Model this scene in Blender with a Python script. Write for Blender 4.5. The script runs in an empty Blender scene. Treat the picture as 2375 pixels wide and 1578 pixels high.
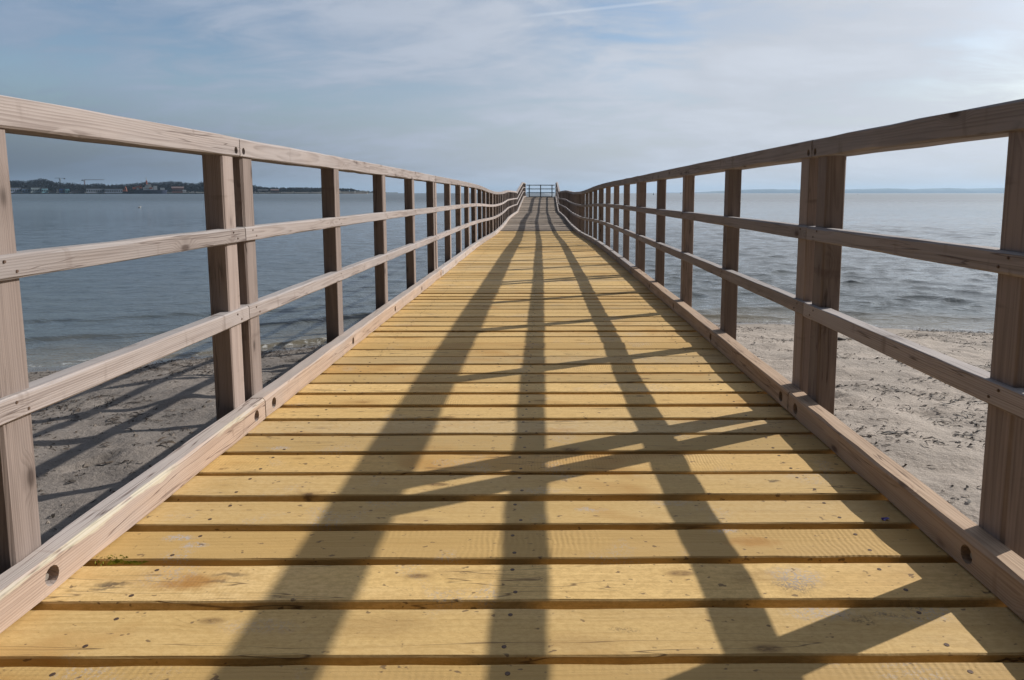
import bpy, bmesh, math, random
import numpy as np
from mathutils import Vector, Matrix

R = math.radians
scene = bpy.context.scene
COL = scene.collection

# ------------------------------------------------------------------ camera
CAM_Z = 0.83
PITCH = R(6.308)
cam_d = bpy.data.cameras.new("camera")
cam_d.sensor_width = 36.0
cam_d.lens = 24.0
cam_d.shift_x = -0.0297
cam_d.shift_y = -0.0699
cam_d.clip_start = 0.05
cam_d.clip_end = 60000
cam = bpy.data.objects.new("camera", cam_d)
COL.objects.link(cam)
cam.location = (0, 0, CAM_Z)
cam.rotation_euler = (R(90) - PITCH, 0, 0)
scene.camera = cam

# ------------------------------------------------------------------ light
SUN_DIR = Vector((1.525, 0.76, 1.0)).normalized()
SUN_EL = math.asin(SUN_DIR.z)
SUN_AZ = math.atan2(SUN_DIR.x, SUN_DIR.y)      # from +Y towards +X
sun_d = bpy.data.lights.new("sun", 'SUN')
sun_d.energy = 4.7
sun_d.angle = R(0.5)
sun_d.color = (1.0, 0.95, 0.875)
sun = bpy.data.objects.new("sun", sun_d)
COL.objects.link(sun)
sun.rotation_euler = (-SUN_DIR).to_track_quat('-Z', 'Y').to_euler()

scene.view_settings.view_transform = 'Standard'
scene.view_settings.look = 'None'
scene.view_settings.exposure = 0.16
scene.view_settings.gamma = 1.0
scene.cycles.use_denoising = True
scene.cycles.volume_bounces = 0
scene.cycles.max_bounces = 8


# ------------------------------------------------------------------ node helper
class NT:
    def __init__(self, tree):
        self.t = tree
        tree.nodes.clear()

    def n(self, typ, ins=None, **props):
        nd = self.t.nodes.new(typ)
        for k, v in props.items():
            setattr(nd, k, v)
        if ins:
            for k, v in ins.items():
                self.put(nd.inputs[k], v)
        return nd

    def put(self, sock, v):
        if isinstance(v, bpy.types.NodeSocket):
            self.t.links.new(v, sock)
        elif v is not None:
            sock.default_value = v

    def m(self, op, a, b=None, c=None, clamp=False):
        nd = self.n('ShaderNodeMath', operation=op, use_clamp=clamp)
        self.put(nd.inputs[0], a)
        if b is not None:
            self.put(nd.inputs[1], b)
        if c is not None:
            self.put(nd.inputs[2], c)
        return nd.outputs[0]

    def vm(self, op, a, b=None, scale=None):
        nd = self.n('ShaderNodeVectorMath', operation=op)
        self.put(nd.inputs[0], a)
        if b is not None:
            self.put(nd.inputs[1], b)
        if scale is not None:
            self.put(nd.inputs['Scale'], scale)
        return nd.outputs['Value'] if op in ('DOT_PRODUCT', 'LENGTH', 'DISTANCE') else nd.outputs[0]

    def sep(self, v):
        nd = self.n('ShaderNodeSeparateXYZ')
        self.put(nd.inputs[0], v)
        return nd.outputs[0], nd.outputs[1], nd.outputs[2]

    def comb(self, x, y, z):
        nd = self.n('ShaderNodeCombineXYZ')
        for i, v in enumerate((x, y, z)):
            self.put(nd.inputs[i], v)
        return nd.outputs[0]

    def noise(self, vec, scale, detail=3.0, rough=0.55, dist=0.0):
        nd = self.n('ShaderNodeTexNoise')
        self.put(nd.inputs['Vector'], vec)
        nd.inputs['Scale'].default_value = scale
        nd.inputs['Detail'].default_value = detail
        nd.inputs['Roughness'].default_value = rough
        nd.inputs['Distortion'].default_value = dist
        return nd.outputs['Fac']

    def voro(self, vec, scale, feature='F1'):
        nd = self.n('ShaderNodeTexVoronoi', feature=feature)
        self.put(nd.inputs['Vector'], vec)
        nd.inputs['Scale'].default_value = scale
        return nd.outputs['Distance'], nd.outputs['Color']

    def ss(self, v, lo, hi, a=0.0, b=1.0):
        nd = self.n('ShaderNodeMapRange', interpolation_type='SMOOTHSTEP')
        self.put(nd.inputs['Value'], v)
        nd.inputs['From Min'].default_value = lo
        nd.inputs['From Max'].default_value = hi
        nd.inputs['To Min'].default_value = a
        nd.inputs['To Max'].default_value = b
        return nd.outputs['Result']

    def mix(self, f, a, b, blend='MIX'):
        nd = self.n('ShaderNodeMix', data_type='RGBA', blend_type=blend)
        self.put(nd.inputs[0], f)
        for i, v in ((6, a), (7, b)):
            if isinstance(v, (tuple, list)):
                v = tuple(v) + ((1.0,) if len(v) == 3 else ())
            self.put(nd.inputs[i], v)
        return nd.outputs[2]

    def attr(self, name):
        return self.n('ShaderNodeAttribute', attribute_name=name)

    def bump(self, h, strength=0.5, dist=0.01, normal=None):
        nd = self.n('ShaderNodeBump')
        nd.inputs['Strength'].default_value = strength
        nd.inputs['Distance'].default_value = dist
        self.put(nd.inputs['Height'], h)
        if normal is not None:
            self.put(nd.inputs['Normal'], normal)
        return nd.outputs[0]

    def out(self, bsdf_inputs):
        b = self.n('ShaderNodeBsdfPrincipled')
        for k, v in bsdf_inputs.items():
            if isinstance(v, (tuple, list)) and len(v) == 3 and k == 'Base Color':
                v = tuple(v) + (1.0,)
            self.put(b.inputs[k], v)
        o = self.n('ShaderNodeOutputMaterial')
        self.t.links.new(b.outputs[0], o.inputs['Surface'])
        return b


def new_mat(name):
    m = bpy.data.materials.new(name)
    m.use_nodes = True
    return m, NT(m.node_tree)


# pixel of the photograph -> direction in the world (used for sky features and far bearings)
def ray(xs, ys):
    u, v = (xs - 1258.0) / 1583.3, (623.0 - ys) / 1583.3
    c, s = math.cos(PITCH), math.sin(PITCH)
    return Vector((u, c + v * s, -s + v * c)).normalized()


# ------------------------------------------------------------------ sky
world = bpy.data.worlds.new("World")
scene.world = world
world.use_nodes = True
w = NT(world.node_tree)
tc = w.n('ShaderNodeTexCoord').outputs['Generated']
dirv = w.vm('NORMALIZE', tc)
sky = w.n('ShaderNodeTexSky', sky_type='NISHITA')
sky.sun_disc = False
sky.sun_elevation = SUN_EL
sky.sun_rotation = SUN_AZ
sky.air_density = 1.0
sky.dust_density = 1.6
sky.ozone_density = 1.2
dx, dy, dz = w.sep(dirv)
zc = w.m('MAXIMUM', dz, 0.0)
# a thin veil of high cloud on a flat layer
inv = w.m('DIVIDE', 1.0, w.m('ADD', zc, 0.22))
cp = w.comb(w.m('MULTIPLY', dx, inv), w.m('MULTIPLY', dy, inv), 0.0)
rot = w.n('ShaderNodeMapping')
w.put(rot.inputs['Vector'], cp)
rot.inputs['Rotation'].default_value = (0, 0, R(24))
rot.inputs['Scale'].default_value = (0.75, 1.25, 1.0)
rot.inputs['Location'].default_value = (3.1, 1.7, 0.0)
n1 = w.noise(rot.outputs[0], 1.3, 5.0, 0.55, 0.35)
n2 = w.noise(rot.outputs[0], 4.2, 6.0, 0.60, 0.6)
cl = w.m('ADD', w.m('MULTIPLY', n1, 0.70), w.m('MULTIPLY', n2, 0.30))
cosg = w.vm('DOT_PRODUCT', dirv, tuple(SUN_DIR))
veil = w.ss(cl, 0.36, 0.60, 0.34, 1.0)
# clearer and thicker places of the veil
def spot(xs, ys, k):
    d = w.vm('DOT_PRODUCT', dirv, tuple(ray(xs, ys)))
    return w.m('POWER', w.m('MAXIMUM', d, 0.0), k)
for (xs, ys, k, a) in ((1430, 60, 320.0, -0.45), (2330, 130, 260.0, -0.20), (120, 150, 16.0, -0.45), (1560, 20, 900.0, -0.25), (1500, 230, 500.0, -0.2)):
    sp = w.m('MULTIPLY', spot(xs, ys, k), w.m('MULTIPLY', w.ss(n2, 0.30, 0.70, 1.6, 0.3), a))
    veil = w.m('ADD', veil, sp)
for (xs, ys, k, a) in ((1800, 140, 40.0, 0.40), (950, 120, 60.0, 0.18)):
    veil = w.m('ADD', veil, w.m('MULTIPLY', spot(xs, ys, k), a))
veil = w.m('MULTIPLY', w.m('MINIMUM', w.m('MAXIMUM', veil, 0.0), 1.0), 0.93)
low = w.ss(dz, 0.0, 0.15, 0.9, 0.0)
veil = w.m('ADD', veil, w.m('MULTIPLY', w.m('SUBTRACT', 1.0, veil), low))
veil = w.m('MULTIPLY', veil, w.ss(dz, 0.29, 0.60, 1.0, 0.92))
# the veil brightens towards the sun (forward scattering) and dims away from it
ph = w.ss(cosg, -0.42, 0.95, 0.0, 1.0)
vcol = w.mix(ph, (1.98, 2.70, 3.92), (5.75, 6.05, 6.62))
skyc = w.mix(1.0, sky.outputs[0], (0.93, 0.98, 1.04, 1), 'MULTIPLY')
mot = w.m('ADD', 0.90, w.m('MULTIPLY', w.ss(cl, 0.36, 0.64), 0.17))
vcol = w.mix(1.0, vcol, w.comb(mot, mot, mot), 'MULTIPLY')
aur = w.ss(cosg, 0.80, 1.0, 1.0, 1.9)
vcol = w.mix(1.0, vcol, w.comb(aur, aur, aur), 'MULTIPLY')
col = w.mix(veil, skyc, vcol)
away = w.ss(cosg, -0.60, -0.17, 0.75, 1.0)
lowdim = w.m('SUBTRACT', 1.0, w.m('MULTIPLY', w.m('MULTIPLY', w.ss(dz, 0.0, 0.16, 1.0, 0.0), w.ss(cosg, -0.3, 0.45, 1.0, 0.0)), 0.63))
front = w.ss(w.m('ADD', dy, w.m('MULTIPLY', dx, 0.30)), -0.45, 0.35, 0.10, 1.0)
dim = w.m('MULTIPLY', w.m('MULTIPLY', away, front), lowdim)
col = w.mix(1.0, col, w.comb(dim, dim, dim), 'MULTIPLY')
# contrail
p1, p2 = ray(1205, 40), ray(1590, -2)
nn = p1.cross(p2).normalized()
mid = (p1 + p2).normalized()
offp = w.m('ABSOLUTE', w.vm('DOT_PRODUCT', dirv, tuple(nn)))
wob = w.m('MULTIPLY', w.m('SUBTRACT', n2, 0.5), 0.002)
line = w.ss(w.m('ADD', offp, wob), 0.0002, 0.0030, 1.0, 0.0)
span = w.ss(w.vm('DOT_PRODUCT', dirv, tuple(mid)), 0.9925, 0.9985, 0.0, 0.26)
col = w.mix(w.m('MULTIPLY', line, span), col, (7.2, 7.5, 8.0))
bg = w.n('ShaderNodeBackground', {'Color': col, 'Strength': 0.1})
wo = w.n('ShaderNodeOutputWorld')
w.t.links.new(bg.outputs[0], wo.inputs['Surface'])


# ------------------------------------------------------------------ general helpers
def tag(o, label=None, cat=None, group=None, kind=None):
    if label:
        o['label'] = label
    if cat:
        o['category'] = cat
    if group:
        o['group'] = group
    if kind:
        o['kind'] = kind
    return o


def link(name, mesh, mats=(), parent=None, loc=None):
    o = bpy.data.objects.new(name, mesh)
    COL.objects.link(o)
    for m in (mats if isinstance(mats, (list, tuple)) else [mats]):
        mesh.materials.append(m)
    if loc is not None:
        o.location = loc
    if parent is not None:
        o.parent = parent
    return o


def empty(name, loc=(0, 0, 0), rz=0.0):
    o = bpy.data.objects.new(name, None)
    o.empty_display_size = 0.2
    COL.objects.link(o)
    o.location = loc
    o.rotation_euler = (0, 0, rz)
    return o


def mesh_from(verts, faces, name="mesh", smooth=False):
    me = bpy.data.meshes.new(name)
    me.from_pydata([tuple(v) for v in verts], [], [tuple(f) for f in faces])
    me.update()
    if smooth:
        me.polygons.foreach_set('use_smooth', [True] * len(me.polygons))
    return me


def set_attr(me, name, data, typ='FLOAT_VECTOR'):
    a = me.attributes.get(name) or me.attributes.new(name, typ, 'POINT')
    arr = np.asarray(data, dtype=np.float32).ravel()
    a.data.foreach_set('vector' if typ == 'FLOAT_VECTOR' else 'value', arr)


def coords(me):
    c = np.empty(len(me.vertices) * 3, dtype=np.float32)
    me.vertices.foreach_get('co', c)
    return c.reshape(-1, 3)


class MB:
    """collects plain solids into one mesh (a part)"""
    def __init__(self):
        self.v, self.f, self.mi = [], [], []

    def add(self, vs, fs, mi=0):
        b = len(self.v)
        self.v += [tuple(v) for v in vs]
        self.f += [tuple(i + b for i in f) for f in fs]
        self.mi += [mi] * len(fs)
        return self

    def box(self, x0, x1, y0, y1, z0, z1, mi=0):
        vs = [(x, y, z) for z in (z0, z1) for y in (y0, y1) for x in (x0, x1)]
        fs = [(0, 2, 3, 1), (4, 5, 7, 6), (0, 1, 5, 4), (2, 6, 7, 3), (0, 4, 6, 2), (1, 3, 7, 5)]
        return self.add(vs, fs, mi)

    def prism(self, prof, y0, y1, mi=0):
        """profile in xz, extruded along y"""
        n = len(prof)
        vs = [(x, y0, z) for x, z in prof] + [(x, y1, z) for x, z in prof]
        fs = [tuple(range(n)), tuple(range(2 * n - 1, n - 1, -1))]
        fs += [(i, i + n, (i + 1) % n + n, (i + 1) % n) for i in range(n)]
        return self.add(vs, fs, mi)

    def tube(self, a, b, r0, r1=None, n=8, mi=0, cap=True):
        a, b = Vector(a), Vector(b)
        r1 = r0 if r1 is None else r1
        d = (b - a).normalized()
        s = d.orthogonal().normalized()
        t = d.cross(s)
        vs = []
        for p, r in ((a, r0), (b, r1)):
            for i in range(n):
                an = 2 * math.pi * i / n
                vs.append(p + s * (r * math.cos(an)) + t * (r * math.sin(an)))
        fs = [(i, (i + 1) % n, (i + 1) % n + n, i + n) for i in range(n)]
        if cap:
            fs += [tuple(range(n - 1, -1, -1)), tuple(range(n, 2 * n))]
        return self.add(vs, fs, mi)

    def mesh(self, name="mesh", smooth=False):
        me = mesh_from(self.v, self.f, name, smooth)
        me.polygons.foreach_set('material_index', self.mi)
        return me

    def build(self, name, mats, parent=None, smooth=False, loc=None):
        return link(name, self.mesh(name, smooth), mats, parent, loc)


def pchip(xk, yk):
    xk, yk = np.array(xk, float), np.array(yk, float)
    h = np.diff(xk)
    dl = np.diff(yk) / h
    d = np.zeros_like(yk)
    for i in range(1, len(xk) - 1):
        if dl[i - 1] * dl[i] > 0:
            w1, w2 = 2 * h[i] + h[i - 1], h[i] + 2 * h[i - 1]
            d[i] = (w1 + w2) / (w1 / dl[i - 1] + w2 / dl[i])
    d[0], d[-1] = dl[0], dl[-1]

    def f(x):
        x = np.asarray(x, float)
        i = np.clip(np.searchsorted(xk, x) - 1, 0, len(xk) - 2)
        t = np.clip((x - xk[i]) / h[i], 0, 1)
        return ((1 + 2 * t) * (1 - t) ** 2 * yk[i] + t * (1 - t) ** 2 * h[i] * d[i]
                + t * t * (3 - 2 * t) * yk[i + 1] + t * t * (t - 1) * h[i] * d[i + 1])
    return f


def vnoise(x, y, seed=0):
    """smooth value noise in numpy, 0..1"""
    xi, yi = np.floor(x).astype(np.int64), np.floor(y).astype(np.int64)
    fx, fy = x - xi, y - yi
    fx, fy = fx * fx * (3 - 2 * fx), fy * fy * (3 - 2 * fy)

    def hsh(a, b):
        n = (a * 374761393 + b * 668265263 + seed * 1442695041) & 0x7fffffff
        n = ((n ^ (n >> 13)) * 1274126177) & 0x7fffffff
        return ((n ^ (n >> 16)) & 0xffff) / 65535.0
    return ((hsh(xi, yi) * (1 - fx) + hsh(xi + 1, yi) * fx) * (1 - fy)
            + (hsh(xi, yi + 1) * (1 - fx) + hsh(xi + 1, yi + 1) * fx) * fy)


# ------------------------------------------------------------------ setting: beach, sea, far land
SEA_Z = -1.10
yw_f = pchip([-400, -40, -15, -9, -5.6, -3.9, -2.75, 0, 2.9, 6.2, 12, 40, 400],
             [-150, -2, 4.6, 6.5, 7.45, 8.1, 8.75, 9.7, 10.2, 9.5, 9.0, 13, 60])


def shore_s(x, y):
    """signed distance past the waterline (positive = out in the water), roughly"""
    return y - yw_f(x)


_pr = np.random.RandomState(31)
PRINTS = []
for _ in range(26):                      # walkers' tracks, left and right foot in turn
    tx, ty = _pr.uniform(-8, 8), _pr.uniform(1.5, 8.5)
    ta = _pr.uniform(-0.5, 0.5) + (0 if _pr.rand() < 0.7 else 1.4)
    for q in range(_pr.randint(3, 8)):
        so = 0.09 * (1 if q % 2 else -1)
        PRINTS.append((tx + 0.62 * q * math.cos(ta) - so * math.sin(ta), ty + 0.62 * q * math.sin(ta) + so * math.cos(ta), ta + _pr.normal() * 0.15, _pr.uniform(0.6, 1.2)))


def prints(x, y):
    out = np.zeros_like(x, dtype=float)
    if x.size < 4:
        return out
    for (fx_, fy_, fa, fs) in PRINTS:
        m = (np.abs(x - fx_) < 0.4) & (np.abs(y - fy_) < 0.4)
        if not m.any():
            continue
        ux = (x[m] - fx_) * math.cos(fa) + (y[m] - fy_) * math.sin(fa)
        uy = -(x[m] - fx_) * math.sin(fa) + (y[m] - fy_) * math.cos(fa)
        d2 = (ux / 0.13) ** 2 + (uy / 0.055) ** 2
        out[m] += fs * (-0.030 * np.exp(-d2 * 1.1) + 0.014 * np.exp(-((np.sqrt(d2) - 1.45) / 0.42) ** 2))
    return out


def sand_z(x, y):
    s = shore_s(x, y)
    base = np.where(s < 0, 1.0 * (1 - np.exp(s / 7.5)) + np.minimum(np.maximum(-s - 18, 0) * 0.03, 2.5), -np.minimum(s * 0.045, 3.5))
    lump = prints(x, y) + (vnoise(x * 1.1, y * 1.1, 3) - 0.5) * 0.035 + (vnoise(x * 3.7, y * 4.4, 5) - 0.5) * 0.044 + (vnoise(x * 11, y * 12, 6) - 0.5) * 0.017
    return SEA_Z + base + lump * np.clip((-s - 0.25) / 1.6, 0.03, 1.0)


def grid_mesh(xs, ys, zf, name):
    X, Y = np.meshgrid(xs, ys)
    Z = zf(X, Y)
    n, m = len(ys), len(xs)
    co = np.stack([X, Y, Z], -1).reshape(-1, 3)
    idx = np.arange(n * m).reshape(n, m)
    q = np.stack([idx[:-1, :-1], idx[:-1, 1:], idx[1:, 1:], idx[1:, :-1]], -1).reshape(-1, 4)
    return fast_mesh(co, q, name)


def fast_mesh(co, quads, name):
    me = bpy.data.meshes.new(name)
    me.vertices.add(len(co))
    me.vertices.foreach_set('co', co.astype(np.float32).ravel())
    k = quads.shape[1]
    me.loops.add(quads.size)
    me.loops.foreach_set('vertex_index', quads.astype(np.int32).ravel())
    me.polygons.add(len(quads))
    me.polygons.foreach_set('loop_start', np.arange(0, quads.size, k, dtype=np.int32))
    me.update(calc_edges=True)
    me.validate()
    me.polygons.foreach_set('use_smooth', [True] * len(me.polygons))
    return me


def graded(lo, hi, core_lo, core_hi, step, ratio=1.12):
    xs = list(np.arange(core_lo, core_hi + 1e-6, step))
    s, x = step, xs[-1]
    while x < hi:
        s *= ratio
        x += s
        xs.append(min(x, hi))
    s, x = step, xs[0]
    while x > lo:
        s *= ratio
        x -= s
        xs.insert(0, max(x, lo))
    return np.array(xs)


# sand
m_sand, k = new_mat("sand")
pos = k.n('ShaderNodeNewGeometry').outputs['Position']
px, py, pz = k.sep(pos)
g1 = k.noise(pos, 1.3, 4, 0.6)
g2 = k.noise(pos, 22.0, 4, 0.65)
g3 = k.noise(pos, 260.0, 2, 0.7)
c = k.mix(k.ss(g1, 0.35, 0.68), (0.395, 0.338, 0.288), (0.325, 0.282, 0.243))
c = k.mix(k.ss(g2, 0.58, 0.76, 0.0, 0.6), c, (0.20, 0.165, 0.135))
c = k.mix(k.ss(g3, 0.60, 0.72, 0.0, 0.5), c, (0.22, 0.19, 0.16))
c = k.mix(k.ss(g3, 0.30, 0.22, 0.0, 0.35), c, (0.55, 0.50, 0.44))
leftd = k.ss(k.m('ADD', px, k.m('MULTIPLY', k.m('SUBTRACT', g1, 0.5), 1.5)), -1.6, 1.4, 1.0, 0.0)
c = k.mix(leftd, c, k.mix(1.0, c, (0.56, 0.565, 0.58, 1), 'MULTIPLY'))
wetz = k.m('ADD', pz, k.m('MULTIPLY', k.m('SUBTRACT', g1, 0.5), 0.05))
wet = k.ss(wetz, SEA_Z + 0.055, SEA_Z + 0.115, 1.0, 0.0)
damp = k.ss(wetz, SEA_Z + 0.08, SEA_Z + 0.22, 1.0, 0.0)
c = k.mix(k.m('MULTIPLY', damp, 0.38), c, (0.155, 0.13, 0.105))
c = k.mix(k.m('MULTIPLY', wet, 0.75), c, (0.115, 0.10, 0.085))
rough = k.m('SUBTRACT', 0.92, k.m('MULTIPLY', wet, 0.85))
hgt = k.m('ADD', k.m('MULTIPLY', g2, 1.0), k.m('MULTIPLY', g3, 0.25))
bs = k.n('ShaderNodeBump', {'Height': hgt, 'Distance': 0.022})
k.put(bs.inputs['Strength'], k.m('SUBTRACT', 0.85, k.m('MULTIPLY', wet, 0.82)))
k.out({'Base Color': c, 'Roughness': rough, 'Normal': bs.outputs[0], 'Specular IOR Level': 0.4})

bx = graded(-400, 400, -9, 9, 0.036)
by = graded(-160, 60, 1.0, 11.0, 0.036)
beach = link("beach", grid_mesh(bx, by, sand_z, "beach"), m_sand)
tag(beach, kind='structure')

# sea: a fan of quads round the camera out to the horizon
ang = np.radians(np.concatenate([np.arange(-88, -50, 1.0), np.arange(-50, 50.01, 0.22), np.arange(51, 89, 1.0)]))
rad = [3.2]
while rad[-1] < 26000:
    r_ = rad[-1]
    rad.append(r_ * (1.0046 if r_ < 45 else (1.012 if r_ < 130 else (1.03 if r_ < 500 else 1.08))))
rad = np.array(rad)
A, RR = np.meshgrid(ang, rad)
SX, SY = RR * np.sin(A), RR * np.cos(A)
drr = RR * 0.0046
rng = np.random.RandomState(11)
amp = 0.22 + 0.95 / (1 + np.exp(-(SX - 1.0) / (2.0 + RR * 0.12)))
SZ = np.zeros_like(SX)
DX, DY = np.zeros_like(SX), np.zeros_like(SX)
WIND = R(196)
for i in range(84):
    lam = 0.15 * (9.0 ** rng.rand())
    th = WIND + rng.normal() * 0.62
    ph_ = rng.rand() * 6.283
    kx, ky = math.sin(th) * 6.283 / lam, math.cos(th) * 6.283 / lam
    a = 0.0046 * lam ** 0.80
    fade = np.clip((lam / np.maximum(drr, 1e-6) - 2.5) / 3.0, 0, 1)
    g = 0.45 + 0.75 * vnoise(SX / (lam * 3 + 0.6) + i * 7.3, SY / (lam * 3 + 0.6) - i * 3.1, i)
    aa = a * fade * g
    fi = kx * SX + ky * SY + ph_
    SZ += aa * np.sin(fi)
    DX += 2.2 * aa * math.sin(th) * np.cos(fi)
    DY += 2.2 * aa * math.cos(th) * np.cos(fi)
s_sh = shore_s(SX, SY)
amp = amp * np.clip(s_sh / 2.5, 0.12, 1.0)
SZ *= amp
DX *= amp
DY *= amp
for (s0, wd, hh, sd, side) in ((0.34, 0.15, 0.046, 3, 0), (1.75, 0.30, 0.062, 9, -1), (3.2, 0.36, 0.034, 15, -1), (1.0, 0.20, 0.034, 21, 1)):
    jit = (vnoise(SX * 0.5 + sd, SX * 0 + sd, sd) - 0.5) * 0.55
    on = np.clip(vnoise(SX * 0.42, SX * 0 + sd * 2.0, sd + 1) * 1.8 - 0.35, 0, 1)
    if side:
        on = on * (1 / (1 + np.exp(-side * SX / 0.8)))
    t = (s_sh - s0 - jit) / wd
    SZ += hh * on * np.exp(-np.where(t < 0, t * t * 3.2, t * t))
SZ += SEA_Z
nr, na = SX.shape
idx = np.arange(nr * na).reshape(nr, na)
q = np.stack([idx[:-1, :-1], idx[1:, :-1], idx[1:, 1:], idx[:-1, 1:]], -1).reshape(-1, 4)
sea_me = fast_mesh(np.stack([SX + DX, SY + DY, SZ], -1).reshape(-1, 3), q, "sea")
set_attr(sea_me, 'shore', s_sh.ravel(), 'FLOAT')

m_sea, k = new_mat("sea_water")
pos = k.n('ShaderNodeNewGeometry').outputs['Position']
px, py, pz = k.sep(pos)
sh = k.attr('shore').outputs['Fac']
shj = k.m('ADD', sh, k.m('MULTIPLY', k.m('SUBTRACT', k.noise(pos, 0.9, 3), 0.5), 1.2))
c = k.mix(k.ss(shj, 0.0, 2.0), (0.135, 0.115, 0.075), (0.062, 0.070, 0.064))
c = k.mix(k.ss(shj, 2.0, 14.0), c, (0.036, 0.043, 0.040))
c = k.mix(k.m('MULTIPLY', k.ss(px, 0.0, 14.0), k.ss(shj, 1.0, 6.0)), c, (0.215, 0.232, 0.240))  # paler base colour on the right stands in for sky reflection and glint
fm = k.m('MULTIPLY', k.ss(sh, -0.02, 0.03), k.ss(sh, 0.30, 0.06))
fm = k.m('MULTIPLY', fm, k.ss(k.noise(pos, 9.0, 5, 0.75), 0.52, 0.66))
c = k.mix(k.m('MULTIPLY', fm, 0.7), c, (0.62, 0.62, 0.60))
mp = k.n('ShaderNodeMapping')
k.put(mp.inputs['Vector'], pos)
mp.inputs['Rotation'].default_value = (0, 0, R(-12))
mp.inputs['Scale'].default_value = (0.5, 1.0, 1.0)
b1 = k.noise(mp.outputs[0], 7.0, 3, 0.6, 0.4)
b2 = k.noise(mp.outputs[0], 2.2, 5, 0.62, 0.5)
b3 = k.noise(mp.outputs[0], 0.16, 4, 0.6)
side = k.ss(px, -8.0, 10.0, 0.62, 1.0)
patch = k.ss(k.noise(mp.outputs[0], 0.035, 3), 0.35, 0.65, 0.8, 1.1)
hgt = k.m('ADD', k.m('MULTIPLY', b1, 0.024), k.m('ADD', k.m('MULTIPLY', b2, 0.10), k.m('MULTIPLY', b3, 0.18)))
bn = k.n('ShaderNodeBump', {'Height': hgt, 'Distance': 1.0})
k.put(bn.inputs['Strength'], k.m('MULTIPLY', k.m('MULTIPLY', side, patch), k.ss(py, 60.0, 1300.0, 1.0, 0.10)))
k.out({'Base Color': c, 'Roughness': k.ss(py, 12.0, 220.0, 0.05, 0.30), 'IOR': 1.33, 'Normal': bn.outputs[0]})
sea = link("sea", sea_me, m_sea)
tag(sea, kind='structure')

# ------------------------------------------------------------------ timber materials
def on_deck(xs, ys):
    d = ray(xs, ys)
    t = -CAM_Z / d.z
    return d.x * t, d.y * t


_OR, _DK, _GY, _BR = (0.34, 0.15, 0.028), (0.060, 0.045, 0.034), (0.40, 0.37, 0.36), (0.24, 0.135, 0.05)
STAINS = []
for (xs, ys, rx, ry, cc, am, sk_) in (
        (450, 1352, 0.080, 0.040, _OR, 0.75, 0), (400, 1362, 0.10, 0.03, _OR, 0.35, 0), (1746, 1257, 0.085, 0.035, _OR, 0.55, 0), (1760, 1338, 0.10, 0.045, _BR, 0.30, 0),
        (1030, 860, 0.16, 0.04, _OR, 0.40, 0), (1900, 1010, 0.13, 0.04, _OR, 0.35, 0), (700, 1008, 0.10, 0.03, _OR, 0.35, 0), (1290, 1000, 0.12, 0.035, _OR, 0.30, 0),
        (719, 1148, 0.030, 0.013, _DK, 0.90, 0), (719, 1146, 0.075, 0.020, _BR, 0.45, 0), (518, 1088, 0.022, 0.012, _BR, 0.75, 0), (1791, 1117, 0.022, 0.011, _DK, 0.7, 0),
        (262, 1357, 0.050, 0.010, _DK, 0.75, 0), (245, 1366, 0.045, 0.007, _DK, 0.6, 0), (535, 1335, 0.055, 0.010, _DK, 0.55, 0), (505, 1352, 0.04, 0.008, _DK, 0.5, 0),
        (418, 1247, 0.060, 0.022, _GY, 0.85, 1), (450, 1265, 0.040, 0.018, _GY, 0.8, 1), (649, 1040, 0.050, 0.020, _GY, 0.85, 1), (1680, 1232, 0.055, 0.018, _GY, 0.8, 1),
        (1368, 1181, 0.050, 0.020, _GY, 0.8, 1), (1846, 1358, 0.060, 0.050, _DK, 0.55, 1), (1846, 1340, 0.075, 0.060, _GY, 0.7, 1), (1900, 1420, 0.09, 0.035, _GY, 0.7, 1),
        (2118, 1403, 0.050, 0.022, _DK, 0.7, 1), (2002, 1436, 0.040, 0.016, _DK, 0.55, 1), (2075, 1425, 0.060, 0.012, _DK, 0.5, 1), (1450, 1460, 0.035, 0.012, _DK, 0.4, 1),
        (880, 1450, 0.14, 0.05, _BR, 0.28, 0), (1080, 1330, 0.12, 0.03, _BR, 0.25, 0), (600, 1450, 0.12, 0.03, _GY, 0.3, 1), (1330, 1490, 0.10, 0.04, _BR, 0.30, 0),
        (1250, 1140, 0.12, 0.03, _GY, 0.35, 1), (960, 1205, 0.10, 0.025, _BR, 0.25, 0), (1560, 1165, 0.09, 0.025, _GY, 0.4, 1), (830, 930, 0.15, 0.04, _BR, 0.22, 0)):
    STAINS.append(on_deck(xs, ys) + (rx, ry, cc, am, sk_))


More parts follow.
